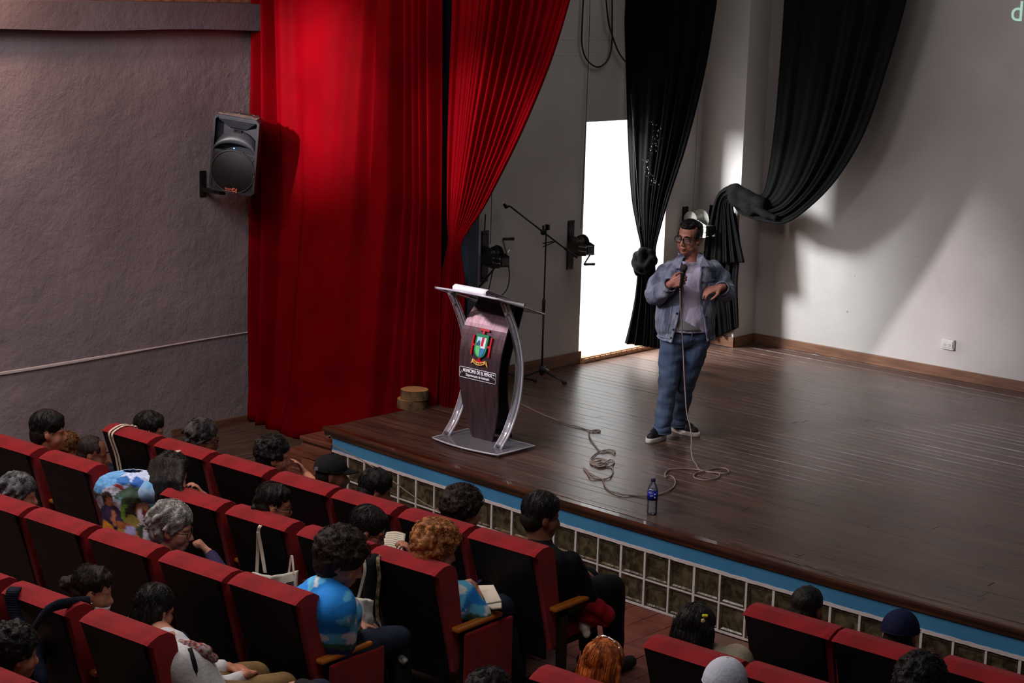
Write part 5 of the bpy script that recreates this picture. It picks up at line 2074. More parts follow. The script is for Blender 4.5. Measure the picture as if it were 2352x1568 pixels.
# ---- second row
person('h', 'tall person with short black hair and dark red shirt, far left of the second row', s2(0), (113, 992), -2.52, 34, 8, hs=1.08, hair='short', hm=HB, tone='tan', shirt=C_red)
person('i', 'child with soft brown curls showing between two dark-haired people by the grey wall', (-3.15, -2.62), (157, 1030), -2.25, 20, 5, hs=.82, hair='curly', hm=HBR, tone='tan', shirt=C_red, slim=.75, shw=.12)
person('j', 'second row person with close-cropped dark hair and ear turned to the camera', s2(1), (213, 1044), -2.50, 44, 10, hair='buzz', hm=HD, tone='brown', shirt=C_red)

# woman in the printed shirt, bent to the right
kx = s2(2)
Ck = atY(318, 1122, -2.28)
Pk = atY(290, 1262, -2.30)
shk = [atY(258, 1132, -2.30), atY(338, 1150, -2.26)]
PAT = [  # u, v, half width, half height, colour (print on the back of the shirt, from its left and top edges)
    (.5, .04, .6, .10, (176, 188, 216)), (.12, .12, .18, .16, (92, 150, 200)), (.36, .08, .10, .05, (40, 96, 164)), (.56, .10, .10, .06, (40, 92, 168)), (.30, .17, .08, .035, (150, 44, 48)),
    (.24, .24, .10, .09, (190, 188, 208)), (.62, .28, .34, .14, (62, 84, 70)), (.60, .34, .28, .06, (110, 160, 168)), (.50, .38, .12, .12, (48, 66, 44)), (.88, .36, .14, .14, (88, 154, 196)),
    (.20, .42, .20, .12, (168, 168, 186)), (.20, .36, .075, .12, (44, 30, 28)), (.205, .39, .055, .09, (170, 110, 80)), (.22, .58, .20, .17, (48, 32, 66)), (.24, .60, .03, .12, (176, 112, 76)),
    (.44, .50, .08, .12, (96, 140, 44)), (.52, .50, .09, .14, (40, 28, 24)), (.62, .45, .05, .09, (140, 88, 62)), (.68, .46, .06, .09, (166, 110, 84)), (.68, .56, .06, .10, (118, 22, 26)),
    (.64, .62, .05, .16, (206, 196, 208)), (.74, .60, .04, .12, (206, 196, 208)), (.52, .64, .12, .10, (148, 132, 60)), (.88, .58, .09, .13, (84, 44, 36)), (.90, .42, .08, .10, (160, 190, 214)),
    (.12, .84, .12, .20, (204, 138, 30)), (.40, .68, .12, .06, (160, 96, 56)), (.36, .80, .14, .08, (190, 160, 66)), (.36, .90, .16, .10, (62, 42, 30)), (.55, .84, .05, .13, (196, 130, 92)),
    (.49, .76, .09, .09, (170, 164, 214)), (.70, .80, .10, .14, (66, 76, 56)), (.72, .84, .04, .18, (190, 186, 204)), (.52, .98, .16, .09, (182, 180, 222)), (.74, 1.0, .10, .12, (56, 30, 128)),
    (.84, .80, .06, .16, (92, 90, 78)), (.86, .96, .05, .2, (186, 160, 120))]
PATL = [(a, b, c, d, lin(e)) for a, b, c, d, e in PAT]
e0, e1 = atY(218, 1085, -2.52), atY(352, 1100, -2.44)
ku, kw = Vector((e1.x, e1.y, 0)) - Vector((e0.x, e0.y, 0)), .50
kul = ku.length * 1.07
ku.normalize()


def kcolor(p):
    q = Vector((p[0], p[1], p[2]))
    u = (q - e0).dot(ku) / kul
    z0_ = atY(280, 1085, -2.5).z - u * .0
    v = (z0_ + .0 - q.z) / kw
    c = lin((150, 160, 190)) if v < .3 else lin((60, 56, 58))
    nn = noise.noise(q * 16) * .02
    for a, b, w__, h__, col in PATL:
        if ((u - a + nn) / w__) ** 2 + ((v - b + nn) / h__) ** 2 < 1: c = col
    return c


person('k', 'long dark-haired person in a colourful photo-printed shirt, bending with hand to head', kx, (396, 1090), -2.34, 58, 22, -14, hair='wavy', hm=HB, tone='tan', sleeve='short',
       C=Ck, pelvis=Pk, shoulders=shk, shirt=cloth('print_lining', (88, 96, 120)), tuck=.42,
       arms=[(atY(208, 1146, -2.36), atY(296, 1240, -2.05), Vector((.5, .8, -.2)), -Z3, CR, (20, 30, 20)),
             (atY(488, 1172, -2.22), atY(470, 1140, -2.24), -CR * .55 + Z3 * .8, -CR * .5 + CT * .2 - Z3 * .3, -CT, (22, 40, 30))], vox=.007, legs=False)
pk = PEOPLE['k']
hk = []
rng = random.Random(8)
for i in range(16):
    a = (i - 7.5) / 8
    b0_ = HP(pk['H'], pk['R'], 1, (.07 * a, -.10 + .03 * abs(a), .03))
    m1 = b0_ + Vector((-.02, -.03, -.10)) - CR * (.05 + .02 * rng.random())
    e_ = m1 + Vector((0, -.01, -.075)) - CR * (.02 * rng.random())
    hk += [('c', b0_, .022, m1, .020), ('c', m1, .020, e_, .010)]
KT = [(1083, 262, 306, .04), (1090, 240, 336, .07), (1100, 229, 356, .09), (1114, 222, 368, .105), (1132, 219, 366, .12), (1155, 224, 352, .12), (1190, 230, 346, .12), (1230, 234, 345, .12), (1300, 236, 346, .12)]


def ktor(u, v):
    py, xl, xr, dp = loft_(KT, v)
    a, b = atY(xl, py, -2.70), atY(xr, py, -2.66)
    c = (a + b) / 2 + Vector((0, .03, 0)) + CR * .035
    th = 2 * PI * u
    hw_ = (b - a).length / 2 * .84
    w_ = .012 * noise.noise(Vector((math.sin(th) * 3, v * 6, 2))) + .006 * noise.noise(Vector((math.sin(th) * 9 + v * 5, v * 9, 7)))
    return c + CR * (hw_ + w_) * math.sin(th) + CT * (dp + w_ * 1.5) * math.cos(th)


def loft_(tab, v):
    k = v * (len(tab) - 1)
    i = min(len(tab) - 2, int(k))
    f = k - i
    return [p + (q_ - p) * f for p, q_ in zip(tab[i], tab[i + 1])]


ko = MB().grid(110, 90, ktor, True).build('printed_shirt', M_print, pk['root'], True, solid=.004)
me = ko.data
ca = me.color_attributes.new('print', 'FLOAT_COLOR', 'POINT')
wv = wloc(ko)
buf = np.ones((len(me.vertices), 4), dtype=np.float32)
for i in range(len(me.vertices)):
    u, v = (i % 110) / 110, (i // 110) / 89
    th = 2 * PI * u
    uu = .5 + .5 * math.sin(th) if math.cos(th) > -.3 else (0. if math.sin(th) < 0 else 1.)
    py_v = loft_(KT, v)[0]
    vv = (py_v - 1084) / 165
    q_ = Vector((uu * 4, vv * 4, 0))
    nn = noise.noise(q_ * 2.2) * .03
    c = lin((156, 168, 204)) if vv < .22 else lin((70, 70, 62))
    for a_, b_, w__, h__, col in PATL:
        if ((uu - a_ + nn) / w__) ** 2 + ((vv - b_ + nn) / h__) ** 2 < 1: c = col
    k_ = .85 + .35 * noise.noise(q_ * 9)
    buf[i, :3] = [min(1, x * k_ * 1.5) for x in c]
ca.data.foreach_set('color', buf.ravel())
for nm_, a, b, r0, r1 in (('sleeve', atY(340, 1126, -2.62), atY(362, 1140, -2.58), .07, .055), ('sleeve', atY(250, 1116, -2.64), atY(232, 1136, -2.62), .07, .055)):
    blob(nm_, [('c', a, r0, b, r1)], .009, mat('sky_blue_sleeve', (96, 162, 208), .8, rgb2=(176, 190, 216), vscale=12), pk['root'], 2, disp=(.014, 14, (1, 1, 1)))
for i in range(15):
    u_ = i / 14
    t0 = atY(352 + 66 * u_, 1058 + 10 * abs(u_ - .5), -2.50)
    t1 = atY(338 + 74 * u_, 1105 + 6 * rng.random(), -2.60)
    t2 = atY(330 + 84 * u_ + 5 * rng.random(), 1142 + 16 * rng.random() * (1 - abs(u_ - .5)), -2.62)
    hk += [('c', t0, .026, t1, .024), ('c', t1, .022, t2, .010)]
blob('hair_length', hk, .008, HB, pk['root'], 2, disp=(.008, 30, (1, 1, .4)))
MB().tube([HP(pk['H'], pk['R'], 1, p) for p in ((-.03, -.05, .135), (-.005, -.02, .155), (.02, -.03, .145))], .008, 8).build('hair_clip', mat('pale_hair_clip', (214, 184, 170), .4), pk['root'], True)
q = atY(474, 1147, -2.235)
ring_ = MB().tube([q + (CR * math.cos(a) * .034 + (Z3 * .3 + CT * .9).normalized() * math.sin(a) * .034) for a in np.linspace(0, 2 * PI, 17)], .008, 6, flat=1.6)
ring_.build('wristband', M_white, pk['root'], True)
pl = person('l', 'second row person with a dark braid down the back and thin glasses', s2(4), (631, 1160), -2.43, 40, 10, hair='braid', hm=HB, tone='tan', shirt=C_dark)
glasses_on(pl)
pm = person('m', 'second row person with short glossy dark hair and glasses bent over a written sheet', s2(5), (846, 1218), -2.36, 46, 24, hair='bowl', hm=HB, tone='tan', shirt=C_purple,
            arms=[None, (atY(975, 1312, -2.30), atY(950, 1278, -2.24), -CR * .45 + Z3 * .7, -CR * .6 - Z3 * .3, -CT, (30, 50, 30))], vox=.007)
glasses_on(pm)
pn = person('n', 'second row aisle person with ginger-blond curls and bright blue sky-print shirt', s2(6), (1004, 1262), -2.33, 24, 16, hs=1.06, hair='bigcurly', hm=HBL, tone='fair', sleeve='short',
            shirt_color=sky_shirt(.52, .84), shoulders=[atY(960, 1350, -2.32), atY(1066, 1362, -2.22)], C=atY(1012, 1342, -2.28),
            arms=[None, (atY(1118, 1432, -2.10), atY(1098, 1372, -2.06), -CR * .2 + Z3 * .8, -CR * .7 + Z3 * .1, CR * .1 + CT, (30, 45, 30))], vox=.007)
# ---- third row
person('o', 'grey curly-haired person at the left picture edge in the third row', s3(0), (46, 1138), -3.30, 38, 8, hair='wavy', hm=HGD, tone='tan', shirt=C_dark)
pp = person('p', 'grey-haired person in the third row resting the chin on a fist', s3(2), (398, 1212), -3.10, 50, 12, hs=1.1, hair='wavy', hm=HG, tone='fair', shirt=C_purple,
            arms=[(Vector((-.98, -3.05, .66)), Vector((-.82, -2.92, .60)), (.6, .7, -.2), (0, 0, -1), (1, 0, 0), (25, 35, 25)), (atY(520, 1335, -2.94), atY(478, 1268, -2.92), -CR * .55 + Z3 * .65, -CR * .2 - Z3 * .8, -CT, (70, 85, 50))], vox=.007)
glasses_on(pp)
pq = person('q', 'third row aisle person with messy dark curls and bright blue sky-print shirt', s3(4), (786, 1288), -3.02, 50, 22, hs=1.1, hair='bigcurly', hm=HD, tone='fair', sleeve='short',
            shirt_color=sky_shirt(.56, .92), C=atY(752, 1352, -3.08), shoulders=[atY(702, 1372, -3.12), atY(796, 1394, -2.98)], pelvis=(.44, -2.98, .57),
            arms=[None, (atY(806, 1492, -2.86), atY(862, 1494, -2.62), Vector((.25, .95, -.1)), -Z3, -CR, (30, 45, 30))], vox=.007)
q = atY(858, 1494, -2.64)
MB().tube([q + (Vector((1, -.2, 0)) * math.cos(a) * .034 + Z3 * math.sin(a) * .034) for a in np.linspace(0, 2 * PI, 17)], .008, 6, flat=1.5).build('wristband', M_white, pq['root'], True)
# ---- fourth row
pr_ = person('r', 'fourth row person with brown hair in a low bun, white mask under the chin', s4(1), (214, 1357), -3.95, 42, 14, hair='bun', hm=HD, tone='tan', shirt=C_black)
H, R = pr_['H'], pr_['R']
MB().grid(12, 6, lambda u, v: HP(H, R, 1, (.066 * math.cos(PI * u), .03 + .072 * math.sin(PI * u), -.055 - .05 * v))).build('face_mask', M_white, pr_['root'], True, solid=.003)
MB().tube([HP(H, R, 1, (.085 + .0 * a, .012 + .022 * math.cos(a), -.055 + .022 * math.sin(a))) for a in np.linspace(0, 2 * PI, 17)], .0018, 5).build('earring', M_chrome, pr_['root'], True)
ps = person('s', 'person with straight black hair, white blouse and dark shoulder strap, fourth row', s4(2), (357, 1402), -3.92, 2, 16, hair='long', hm=HB, tone='tan', shirt=C_white, trousers=C_khaki,
            C=atY(392, 1480, -3.98), shoulders=[atY(350, 1492, -4.0), atY(446, 1512, -3.90)], pelvis=(.52, -3.86, .57), vox=.008)
MB().tube([atY(436, 1488, -3.98), atY(446, 1520, -3.99), atY(458, 1570, -3.98), atY(464, 1600, -3.96)], [.012] * 4, 6, flat=.3).build('shoulder_strap', C_black, ps['root'], True)
blob('scarf', [('c', atY(398, 1478, -3.98), .03, atY(430, 1486, -3.97), .028), ('c', atY(430, 1484, -3.96), .03, atY(468, 1494, -3.90), .034), ('c', atY(468, 1494, -3.9), .034, atY(486, 1512, -3.86), .026)], .009, M_print, ps['root'], 2,
     disp=(.012, 26, (1, 1, 1)), color=lambda p: lin(((150, 142, 130), (132, 30, 40), (58, 26, 54), (176, 150, 160))[int(abs(noise.noise(Vector(p) * 28)) * 9) % 4]))
person('t', 'dark curly-haired person at the bottom left corner, close to the camera', (.40, -5.02), (36, 1502), -4.72, 16, 10, hs=1.02, hair='curly', hm=HB, tone='tan', shirt=C_dark)
# ---- right block
pu = person('u', 'person with long straight black hair, yellow hair clip and beige jacket in the right block', (2.41, -2.53), (1600, 1447), -2.25, -8, 10, hair='longwide', hm=HB, tone='tan', shirt=C_beige,
            C=atY(1632, 1512, -2.24), shoulders=[atY(1568, 1520, -2.28), atY(1692, 1512, -2.14)])
H, R = pu['H'], pu['R']
q = atY(1622, 1418, -2.35)
clip = MB()
clip.bbox((-.014, -.006, -.011), (.014, .006, .011), .005, frame(q + Vector((0, -.01, .012)), CT, CR))
clip.build('hair_clip', mat('yellow_clip', (200, 196, 40), .4, var=.03), pu['root'])
MB().lathe([(.010, -.004), (.012, 0), (.010, .006), (.004, .008)], frame(q + Vector((-.008, -.012, -.014)), CT), 5).build('clip_flower', mat('cream_clip', (214, 196, 130), .4, var=.03), pu['root'])
person('v', 'person with cropped black hair in the right block front row against the glass blocks', (2.48, -1.812), (1855, 1399), -1.55, -4, 8, hair='buzz', hm=HB, tone='brown', shirt=C_black)
pw = person('w', 'person in a navy blue cap in the right block front row', (2.993, -1.80), (2068, 1462), -1.52, -12, 6, hair='cap', hm=HB, tone='tan', shirt=C_dark)
cap_on(pw, cloth('navy_cap_twill', (22, 26, 62), (14, 18, 46)), True, size=1.04)
px_ = person('x', 'person with long copper hair and a sparkling headband in front of the aisle', (2.30, -3.21), (1388, 1532), -2.92, -6, 10, hair='longwide', hm=HO, tone='fair', shirt=C_dark)
H, R = px_['H'], px_['R']
hb_ = [HP(H, R, 1, (.087 * math.cos(a), .0 - .02 * math.sin(a), .055 + .09 * math.sin(a))) for a in np.linspace(-.1, PI + .1, 19)]
hband = MB().tube(hb_, .004, 6).build('headband', M_chrome, px_['root'], True)
g = MB()
for p in hb_[::2]: g.lathe([(.001, -.006), (.007, 0), (.001, .006)], frame(p, (p - H)), 6)
g.build('headband_gems', mat('gem', (224, 216, 200), .15, metal=.4), hband)['kind'] = 'stuff'
py_ = person('y', 'person in a pale bluish-white cap at the bottom edge of the picture', (2.935, -3.18), (1667, 1580), -2.9, -10, 4, hair='cap', hm=HB, tone='tan', shirt=C_dark)
cap_on(py_, cloth('pale_cap_twill', (206, 210, 224), (186, 190, 206)), False, size=1.05)
person('z', 'dark-haired person showing only the crown at the bottom edge, left of the aisle seat', (.93, -4.19), (1129, 1600), -3.25, 10, 6, hair='wavy', hm=HB, tone='tan', shirt=C_dark)
person('aa', 'person with fluffy dark hair at the bottom right, between red seat tops', (3.53, -2.43), (2118, 1580), -2.2, 0, 6, hair='bigcurly', hm=HB, tone='tan', shirt=C_dark)

# ================================================================== THE STANDING SPEAKER


def mq(px, py, d=0.): return atV(px, py, MO, d)


man = empty('person', MO, 'standing person in a denim jacket, white T-shirt, jeans and glasses speaking into a microphone', 'person')
man['label'] = 'standing person on stage in denim jacket, white T-shirt, jeans and glasses'
fdir = (-CR * .60 + CT * .80 - Z3 * .07).normalized()
rdir = (fdir.cross(Z3)).normalized()
rdir = Matrix.Rotation(math.radians(-3), 3, fdir) @ rdir
MR = Matrix((rdir, fdir, rdir.cross(fdir).normalized())).transposed()
MHd = mq(1584, 545, .02)
hs = 1.10
P = lambda *p: HP(MHd, MR, hs, p)
neck = mq(1588, 600, .0)
prims = head_prims(MHd, MR, hs, neck)
# fuller cheeks and chin, neck thicker
prims += [('e', P(.040, .030, -.052), (.034, .04, .044), MR), ('e', P(-.040, .030, -.052), (.034, .04, .044), MR), ('e', P(0, .055, -.092), (.036, .036, .028), MR),
          ('c', P(0, -.01, -.07), .066, neck, .064), ('e', P(0, .036, -.100), (.045, .045, .03), MR)]
shL, shR = mq(1538, 628, -.01), mq(1634, 624, -.01)
hip = mq(1573, 768, 0)
prims += [('c', shL, .05, shR, .05), ('c', neck - Z3 * .07, .075, hip, .11)]
# arms
elL, wrL = mq(1503, 680, .05), mq(1541, 652, .24)
elR, wrR = mq(1664, 672, .03), mq(1655, 660, .22)
prims += [('c', shL, .05, elL, .043), ('c', elL, .042, wrL, .031), ('c', shR, .05, elR, .043), ('c', elR, .042, wrR, .031)]
prims += hand_prims(wrL, CR * .82 + CT * .42 + Z3 * .42, -CT * .85 + CR * .55, Z3, 1.06, (38, 52, 34), 0., .5)
prims += hand_prims(wrR, -CR * .86 - Z3 * .18 + CT * .30, -Z3 * .85 - CT * .35, CT * .4 - CR * .1 + Z3 * .1, 1.08, (20, 28, 22), .05, .25)
# legs
aL = atZ(1520, 1010, ST) + Vector((0, 0, .09))
aR = atZ(1556, 994, ST) + Vector((0, 0, .09))
hL, hR = mq(1546, 786), mq(1600, 786)
kL = atV(1535, 884, MO.lerp(aL, .5), .03)
kR = atV(1574, 882, MO.lerp(aR, .5), .03)
prims += [('c', hL, .085, kL, .055), ('c', kL, .055, aL, .036), ('c', hR, .085, kR, .055), ('c', kR, .055, aR, .036)]
blob('body', prims, .0053, mat('skin_speaker', (172, 116, 98), .5, rgb2=(158, 102, 86), vscale=12, bump=.1, bscale=150), man, 4)
# brows, lips, eyes
for q in (-1, 1):
    mb = MB().tube([P(q * .013, .094, .020), P(q * .030, .092, .026), P(q * .050, .080, .021)], [.0035, .0045, .002], 6)
    mb.build('eyebrow', M_hair_black, man, True)
    mb = MB()
    ellipsoid(mb, P(q * .032, .081, -.005), (.012, .008, .0052), MR, 14, 8)
    ey = mb.build('eye', M_eye, man, True)
    mb = MB()
    ellipsoid(mb, P(q * .032 - .002, .0882, -.005), (.0062, .003, .0052), MR, 12, 6)
    mb.build('iris', M_iris, ey, True)
MB().tube([P(-.024, .090, -.066), P(-.012, .0975, -.064), P(0, .099, -.0655), P(.012, .0975, -.064), P(.024, .090, -.066)], [.002, .0042, .005, .0042, .002], 8).tube(
    [P(-.020, .090, -.073), P(0, .0965, -.0755), P(.020, .090, -.073)], [.002, .0055, .002], 8).build('lips', M_lip, man, True)
# hair: short faded sides and a curly raised top
rng = random.Random(77)
hp = [('e', P(0, -.022, .036), (.078 * hs, .094 * hs, .082 * hs), MR), ('e', P(0, -.05, -.015), (.069 * hs, .058 * hs, .06 * hs), MR),
      ('e', P(.071 / 1.0, .010, .024), (.011, .034, .044), MR), ('e', P(-.071, .010, .024), (.011, .034, .044), MR),
      ('e', P(0, .012, .082), (.060 * hs, .068 * hs, .032 * hs), MR), ('e', P(0, -.03, .070), (.074 * hs, .082 * hs, .046 * hs), MR)]
for _ in range(150):
    a, b = rng.uniform(0, 2 * PI), rng.uniform(0, .95)
    hp.append(('c', P(.064 * math.sin(b) * math.cos(a), .005 + .078 * math.sin(b) * math.sin(a), .062 + .052 * math.cos(b)), .009, P(.066 * math.sin(b) * math.cos(a) + rng.uniform(-.01, .01), .010 + .08 * math.sin(b) * math.sin(a), .066 + .054 * math.cos(b)), .007))
ho = blob('hair', hp, .0055, M_hair_black, man, 2, disp=(.004, 60, (1, 1, 1)))
mb = MB()
for _ in range(420):
    a, b = rng.uniform(0, 2 * PI), rng.uniform(0, 1.15)
    c = Vector((.067 * math.sin(b) * math.cos(a), .004 + .082 * math.sin(b) * math.sin(a), .064 + .056 * math.cos(b)))
    ph = rng.random() * 6
    mb.tube([P(c.x + .006 * math.cos(ph + i), c.y + .006 * math.sin(ph + i), c.z + .0025 * i) for i in range(6)], [.0016] * 5 + [.0006], 3)
me = mb.mesh('x')
bm = bmesh.new(); bm.from_mesh(ho.data); bm.from_mesh(me); bm.to_mesh(ho.data); bm.free()
pdm = dict(root=man, H=MHd, R=MR, hs=hs)
gl = glasses_on(pdm, M_frameglass, hs * 1.04, .0038)
for q in (-1, 1):
    mb = MB()
    mb.lathe([(.001, 0), (.021, .0005), (.021, .0015), (.001, .002)], frame(P(q * .035, .095, -.004), fdir), 18, 1.15, .9)
    mb.build('lens', M_lens, gl)

# T-shirt
def ringpt(cx, py, hw, dp, th, off=0.):
    c = mq(cx, py, off)
    return c + CR * (hw * math.sin(th)) + CT * (dp * math.cos(th))


TS = [(1587, 588, .076, .078), (1586, 597, .105, .10), (1586, 606, .15, .10), (1586, 618, .20, .112), (1584, 645, .198, .128), (1580, 690, .19, .142), (1576, 725, .196, .155), (1575, 748, .196, .150), (1575, 757, .195, .145)]


def loft(tab, v):
    k = v * (len(tab) - 1)
    i = min(len(tab) - 2, int(k))
    f = k - i
    return [a + (b - a) * f for a, b in zip(tab[i], tab[i + 1])]


def tee(u, v):
    cx, py, hw, dp = loft(TS, v)
    th = 2 * PI * u
    w_ = .007 * noise.noise(Vector((math.sin(th) * 3, v * 7, 2))) + .004 * noise.noise(Vector((math.sin(th) * 9 + v * 5, v * 5, 7)))
    py += 15 * max(0., math.cos(th)) ** .8 * max(0., 1 - v / .13)
    return ringpt(cx, py, hw + w_, dp + w_ * 1.6, th)


ts = MB().grid(72, 60, tee, True).build('tshirt', M_tee, man, True, solid=.004)
MB().tube([ringpt(1587, 588.5 + 15 * max(0., math.cos(a)) ** .8, .079, .081, a) for a in np.linspace(0, 2 * PI, 33)], .006, 6).build('neckband', M_tee, ts, True)
# grey panel showing at the hem
mb = MB().grid(8, 8, lambda u, v: ringpt(1575, 726 + 25 * v, .201, .160, -.42 + (.95 * u) * (.25 + .75 * v) + .05 * v))
mb.build('grey_hem_panel', M_teegrey, ts, True, solid=.002, label='grey panel at the lower front')

# denim jacket, open at the front
JK = [(1588, 592, .085, .085, 1566, 1603), (1588, 599, .135, .105, 1562, 1606), (1587, 608, .195, .125, 1560, 1607), (1585, 622, .228, .140, 1559, 1604), (1581, 650, .232, .152, 1561, 1601),
      (1577, 690, .228, .164, 1560, 1606), (1574, 725, .230, .172, 1553, 1612), (1574, 755, .228, .168, 1545, 1616), (1575, 768, .220, .160, 1541, 1620), (1575, 776, .214, .155, 1540, 1622)]


def jk(u, v, out=0.):
    cx, py, hw, dp, xl, xr = loft(JK, v)
    sc_m = 300.
    tl = math.asin(max(-.95, (xl - cx) / sc_m / hw))
    tr_ = math.asin(min(.95, (xr - cx) / sc_m / hw))
    th = tl - u * (2 * PI - (tr_ - tl))
    wr_ = .013 * noise.noise(Vector((math.sin(th) * 2.5, v * 6, math.cos(th) * 2))) + .010 * noise.noise(Vector((math.sin(th) * 7, v * 14, 3)))
    yoff = 6 * math.cos(th) ** 2 * (1 if math.cos(th) > 0 else 0) * v ** 6 if math.sin(th) < 0 else 0
    p = ringpt(cx, py + yoff, hw + wr_ + out, dp + wr_ + out, th)
    return p


jacket = MB().grid(110, 70, lambda u, v: jk(u, v)).build('denim_jacket', M_denim, man, True, solid=.010)
for q, xs_ in ((0, 0), (1, 1)):
    pl_ = []
    for i in range(50):
        pl_.append(jk(.004 if q == 0 else .996, i / 49, .006))
    MB().tube(pl_, .010, 6, flat=.5).build('front_placket', M_denimlt, jacket, True)
for off_ in (.985, .90):
    MB().tube([jk(u, off_, .007) for u in np.linspace(0.0, 1, 70)], .0045, 5).build('hem_seam', M_denimlt, jacket, True)
for u in (.05, .07, .12, .93, .95, .90):
    MB().tube([jk(u, v, .006) for v in np.linspace(.38, .92, 30)], .0022, 4).build('seam', M_denimlt, jacket, True)
for u0, u1 in ((.02, .17), (.83, .98)):
    MB().tube([jk(u, .40 + .01 * math.sin(u * 40), .007) for u in np.linspace(u0, u1, 16)], .003, 4).build('yoke_seam', M_denimlt, jacket, True)
for u, v in ((.012, .62), (.012, .75), (.012, .88), (.988, .40), (.988, .52), (.988, .64), (.988, .76), (.988, .88)):
    p = jk(u, v, .012)
    MB().lathe([(.009, 0), (.009, .004), (.004, .006)], frame(p, CT), 10).build('button', M_darksteel, jacket)
for u in (.90, .10):
    fl_ = MB().grid(8, 5, lambda a, b: jk(u - .045 + .09 * a, .42 + .07 * b * (1 + .35 * (1 - abs(2 * a - 1))), .012))
    fl_.build('pocket_flap', M_denimlt, jacket, True, solid=.005)


def sleeve_(name, pts, rs, seed):
    path = catmull(pts, 9)
    n = len(path)
    rr = []
    for i in range(n):
        k = i / (n - 1) * (len(rs) - 1)
        j = min(len(rs) - 2, int(k))
        rr.append(rs[j] + (rs[j + 1] - rs[j]) * (k - j))
    mb = MB()
    frames = []
    up = Vector((0, 0, 1))
    for i, p in enumerate(path):
        t_ = (path[min(i + 1, n - 1)] - path[max(i - 1, 0)]).normalized()
        b = t_.cross(up)
        if b.length < .05: b = t_.cross(CT)
        b.normalize()
        up = b.cross(t_).normalized()
        frames.append((p, b, up.copy()))

    def fn(u, v):
        i = min(n - 1, int(round(v * (n - 1))))
        p, b, c = frames[i]
        a = 2 * PI * u
        r_ = rr[i] * (1 + .07 * math.sin(v * 34 + 2.2 * math.sin(a) + seed) + .16 * noise.noise(Vector((math.cos(a) * 1.5 + seed, math.sin(a) * 1.5, v * 9))))
        return p + (b * math.cos(a) + c * math.sin(a)) * r_
    mb.grid(36, n, fn, True)
    o = mb.build(name, M_denim, jacket, True, solid=.006)
    p, b, c = frames[-1]
    q_ = frames[-3][0]
    for z_, r_ in ((p, rr[-1] * 1.06), (p + (q_ - p).normalized() * .045, rr[-1] * 1.10)):
        MB().tube([z_ + (b * math.cos(a) + c * math.sin(a)) * r_ for a in np.linspace(0, 2 * PI, 25)], .004, 5).build('cuff_seam', M_denimlt, jacket, True)
    return o


sleeve_('sleeve', [mq(1551, 622, -.01), mq(1527, 634, 0), mq(1511, 656, .02), mq(1504, 678, .07), mq(1518, 672, .14), mq(1533, 659, .20), mq(1539, 654, .225)],
        [.070, .080, .080, .076, .070, .058, .050], 1.)
sleeve_('sleeve', [mq(1622, 616, -.01), mq(1643, 627, -.01), mq(1658, 648, 0), mq(1667, 670, .03), mq(1664, 672, .10), mq(1659, 665, .17), mq(1657, 662, .19)],
        [.070, .078, .074, .068, .064, .058, .054], 2.4)
# collar
for tri in ([(1563, 577), (1571, 583), (1566, 596), (1561, 612), (1541, 610), (1551, 590)], [(1604, 578), (1615, 582), (1630, 607), (1606, 607), (1600, 601), (1600, 590)]):
    n = len(tri)
    d0 = [.155, .15, .155, .165, .155, .14]
    a_ = [mq(x, y + 4, d0[i] * .92) for i, (x, y) in enumerate(tri)]
    b_ = [p + CT * .010 for p in a_]
    MB().add(a_ + b_, [tuple(range(n))[::-1], tuple(range(n, 2 * n))] + [(i, (i + 1) % n, n + (i + 1) % n, n + i) for i in range(n)]).build('collar_point', M_denimlt, jacket)
MB().grid(24, 4, lambda u, v: ringpt(1587, 590 - 8 * v, .088 + .008 * v, .086 + .008 * v, .62 + (2 * PI - 1.24) * u)).build('collar', M_denimlt, jacket, True, solid=.012)

# jeans
def leg_pts(h, k, a): return catmull([h, h.lerp(k, .5) + CT * .01, k, k.lerp(a, .5) - CT * .01, a + Vector((0, 0, -.045))], 8)


jp = [('e', mq(1573, 772), (.192, .192, .10), None), ('c', hL + Z3 * .05, .105, hL.lerp(kL, .35), .098), ('c', hL.lerp(kL, .35), .098, kL, .076), ('c', kL, .076, aL + Z3 * .03, .066),
      ('c', hR + Z3 * .05, .105, hR.lerp(kR, .35), .098), ('c', hR.lerp(kR, .35), .098, kR, .076), ('c', kR, .076, aR + Z3 * .03, .066)]
jp[0] = ('e', mq(1573, 772), (.18, .13, .10), Matrix((CR, CT, Z3)).transposed())
jn = blob('jeans', jp, .009, M_jeans, man, 4, disp=(.014, 11, (1, 1, 1.8)))
for a in (aL, aR):
    MB().tube([a + Z3 * (-.028) + CR * .068 * math.cos(t_) + CT * .070 * math.sin(t_) for t_ in np.linspace(0, 2 * PI, 25)], .006, 6).build('hem', M_jeans, jn, True)
    MB().tube([a + Z3 * .03, a + Z3 * -.03], [.064, .070], 20, caps=False).build('leg_end', M_jeans, jn, True, solid=.006)
MB().tube([mq(1588, 752, .152), mq(1590, 768, .150), mq(1586, 785, .125)], .003, 5).build('fly_seam', M_denimlt, jn, True)


